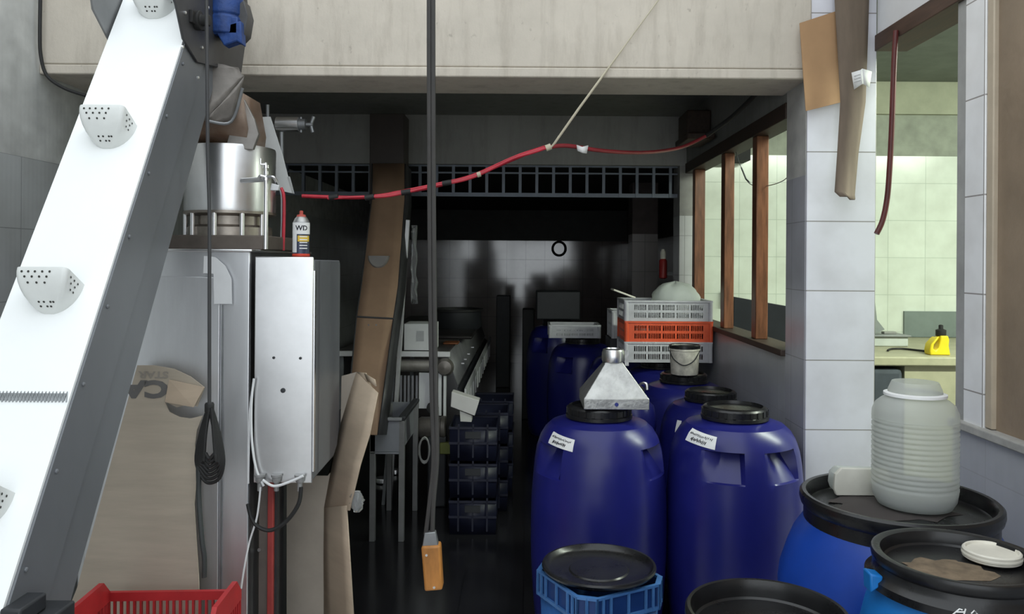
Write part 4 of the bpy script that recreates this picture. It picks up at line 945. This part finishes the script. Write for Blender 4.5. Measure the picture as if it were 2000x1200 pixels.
# far things
m=B(px2(970,10),px2(997,10),10,10.3,0,P(984,578,10).z); tag(m.build('black_locker',dkgrey,bevel=.01),'narrow black locker against far tiled wall at end of aisle','locker')
zb7=.985*1.08
m=MB().box(.10,.50,7.25,7.6,zb7+.001,zb7+.26); tag(m.build('black_box',dkgrey,bevel=.01),'black box standing on the deepest navy barrel','box')
m=MB().box(-.03,.09,8.0,8.25,0,zb7+.05); tag(m.build('black_bin',blkm,bevel=.01),'narrow black bin left of the deepest navy barrel','bin')
m=MB()
c=P(1092,486,12.49)
for i in range(4): m.tube([c+Vector(((.115-.008*i)*math.cos(a*math.pi/12),-.01*i,(.12-.008*i)*math.sin(a*math.pi/12))) for a in range(25)],.008,6)
tag(m.build('cable_loop',blkm),'black cable loop hanging on the far tiled wall','cable')
xc=P(1295,520,6.9)
FE=thing('fire_extinguisher','faded red extinguisher on the wall beyond the doorway','fire extinguisher',(xc.x,6.9,P(1295,545,6.9).z))
z0,z1=P(1295,545,6.9).z,P(1295,487,6.9).z
MB().lathe([(.02,z0),(.035,z0+.01),(.035,z1-.1),(.02,z1-.08)],(xc.x,6.9,0),20).build('cylinder',redext,FE)
MB().lathe([(.022,z1-.09),(.026,z1-.08),(.026,z1-.03),(.012,z1)],(xc.x,6.9,0),16).build('pale_top',cream,FE)
B(xc.x-.02,xc.x+.42,6.94,6.96,z0+.03,z0+.06).build('bracket',steel_d,FE)
m=MB().box(XW-.16,XW-.001,5.2,5.5,2.42,2.60).box(XW-.2,XW-.02,5.0,5.4,2.38,2.42); tag(m.build('junction_box',woodd,bevel=.01),'dark bracket box high in the corner over the windows','bracket')
tp=thing('steel_pyramid','cast metal pyramid hood with round collar standing on a barrel lid','hood',(px2(1199,3.42),3.42,.986))
a=Vector(tp.location); hw=.136
sq=lambda z,w:rect(a.x,a.y,a.z+z,w*2,w*2)
m=MB().loft([sq(0,hw),sq(.045,hw),sq(.052,hw-.006),sq(.175,.042),sq(.182,.040)],cap=True); m.build('hood',castal,tp,bevel=.003)
MB().lathe([(.035,.178),(.046,.182),(.049,.19),(.049,.222),(.044,.236),(.03,.24),(.028,.236)],a,40).build('collar',steel_s,tp)
MB().lathe([(.008,0),(.008,-.003)],a+Vector((0,-hw+.0,.022)),16,'Y').build('hole',M('blue_plug',(.02,.03,.20),.4),tp)
B(a.x+.045,a.x+.062,a.y-.04,a.y-.035,a.z+.17,a.z+.235).build('pale_tab',castal,tp)
# ================================================================== side room furniture
zc1=1.01
CT=thing('stone_counter','beige stone counter in the green tiled side room','counter',(2.6,5.2,0))
B(XW+.14,4.4,5.02,6.35,zc1-.06,zc1).build('worktop',stone,CT,bevel=.01)
B(2.42,4.4,5.06,6.3,0,zc1-.06).build('front_block',M('beige_block',(.40,.38,.26),.55,var=.15),CT)
B(XW+.16,2.41,5.3,6.3,0,zc1-.06).build('shelf_back',M('dark_shelf',(.06,.065,.07),.6,var=.3),CT)
m=MB().box(2.08,2.2,5.04,5.25,0,zc1-.065).box(2.2,2.40,5.03,5.28,0,zc1-.08); tag(m.build('dark_sack',M('dark_sack_cloth',(.06,.07,.085),.8,var=.3),bevel=.03),'dark cloth sack standing under the beige stone counter','sack')
m=MB().box(1.88,2.06,4.75,4.95,.0,.86); tag(m.build('grey_bin',M('grey_bin_plastic',(.11,.115,.13),.5,var=.2),bevel=.01),'dark grey bin before counter seen past the tiled pillar','bin')
p0=P(1766,668,6.38); p1=P(1875,609,6.38)
B(p0.x,p1.x+.5,6.38,6.399,zc1,p1.z).build('splash_panel',M('grey_green_panel',(.20,.24,.225),.35,var=.12),CT)
yb=Vector((px2(1832,5.15),5.15,zc1+.001)); YB_=thing('yellow_bottle','bright yellow handled bottle with black cap on the stone counter','bottle',yb)
m=MB()
def prof2(pts,y0,y1): return MB().prism([yb+Vector((x,y0,z)) for x,z in pts],(0,y1-y0,0))
m=prof2([(-.065,0),(-.068,.03),(-.060,.07),(-.03,.105),(-.012,.118),(-.02,.095),(-.04,.068),(-.045,.04),(-.03,.03),(-.01,.05),(.0,.095),(.002,.125),(.05,.125),(.058,.10),(.055,.06),(.066,.0)],-.04,.04); m.build('bottle_body',yellow,YB_,bevel=.008)
m=MB().box(yb.x-.05,yb.x-.02,yb.y-.018,yb.y+.018,yb.z+.0,yb.z+.03); m.prism([yb+Vector((x,-.018,z)) for x,z in ((-.03,.1),(.005,.125),(.005,.105),(-.018,.08))],(0,.036,0)); m.build('handle',yellow,YB_,bevel=.006)
MB().lathe([(.03,.122),(.032,.126),(.032,.16),(.014,.168),(.014,.19),(.008,.194)],yb+Vector((.022,0,0)),20).build('cap',blkm,YB_)
scl=Vector((px2(1720,5.7),5.75,zc1)); SCL=thing('bench_scale','small grey bench scale on counter beside the tiled pillar','scale',scl)
B(scl.x-.1,px2(1765,5.7),5.62,5.9,zc1+.001,zc1+.07).build('scale_base',M('pale_grey_paint',(.50,.53,.50),.5),SCL,bevel=.008)
B(scl.x-.1,px2(1768,5.7),5.6,5.92,zc1+.071,zc1+.083).build('tray',steel_d,SCL,bevel=.003)
MB().prism([P(1709,590,5.7),P(1713,625,5.7),P(1728,644,5.7),P(1709,652,5.7)],(0,.04,0)).build('column',M('grey_scale_column',(.25,.27,.26),.5),SCL)
B(px2(1728,5.7),px2(1752,5.7),5.7,5.75,zc1+.083,zc1+.10).build('weight',M('grey_metal',(.3,.3,.28),.5,.4),SCL,bevel=.003)
m=MB().tube([Vector((px2(x,5.3),5.3,zc1+.008)) + Vector((0,dy,0)) for x,dy in ((1735,.0),(1755,.1),(1780,.12),(1800,.02),(1812,-.05))],.007,8,6); m.build('cord',blkm,SCL)
m=MB().prism([P(1434,580,5.6),P(1536,598,5.6),P(1536,670,5.6),P(1431,670,5.6)],(0,.03,0)); tag(m.build('dark_board',M('navy_board',(.006,.008,.014),.4,var=.3),bevel=.004),'large dark navy board standing behind the wooden window posts','board')
so=thing('wall_socket','small dark box on tiled wall seen between window posts','socket box',P(1420,582,6.37))
a0,a1=P(1412,597,6.37),P(1429,567,6.37); B(a0.x,a1.x,6.34,6.399,a0.z,a1.z).build('box',M('grey_socket',(.06,.07,.065),.5),so,bevel=.004)
MB().tube([P(1425,597,6.36),P(1428,620,6.36),P(1430,650,6.36)],.008,6).build('lead',blkm,so)
# tube lamp of the side room (real fixture)
FLt=thing('fluorescent_lamp','white fluorescent tube lamp on ceiling of the side room','lamp',(3.4,3.2,3.0))
B(1.9,5.0,3.14,3.26,2.98,3.058).build('lamp_housing',whitep,FLt)
MB().lathe([(.016,1.95),(.016,4.95)],(0,3.2,2.95),12,'X').build('tube',emit('lamp_glow',(.88,1,.84),14),FLt)
MB().lathe([(.02,1.92),(.02,1.95)],(0,3.2,2.95),12,'X').build('end_cap',whitep,FLt)
la=bpy.data.lights.new('room_lamp','AREA'); la.shape='RECTANGLE'; la.size=3.0; la.size_y=.1; la.energy=66; la.color=(.90,1,.84)
lo=bpy.data.objects.new('room_lamp',la); COL.objects.link(lo); lo.location=(3.4,3.2,2.92); lo.rotation_euler=(R(22),0,0)
# ================================================================== daylight
w=bpy.data.worlds.new('sky'); bpy.context.scene.world=w; w.use_nodes=True
bg=w.node_tree.nodes['Background']; bg.inputs['Color'].default_value=(.90,.96,1,1); bg.inputs['Strength'].default_value=1.0
vs=bpy.context.scene.view_settings
vs.view_transform='Standard'; vs.look='None'; vs.gamma=1; vs.use_curve_mapping=False; vs.exposure=1.08
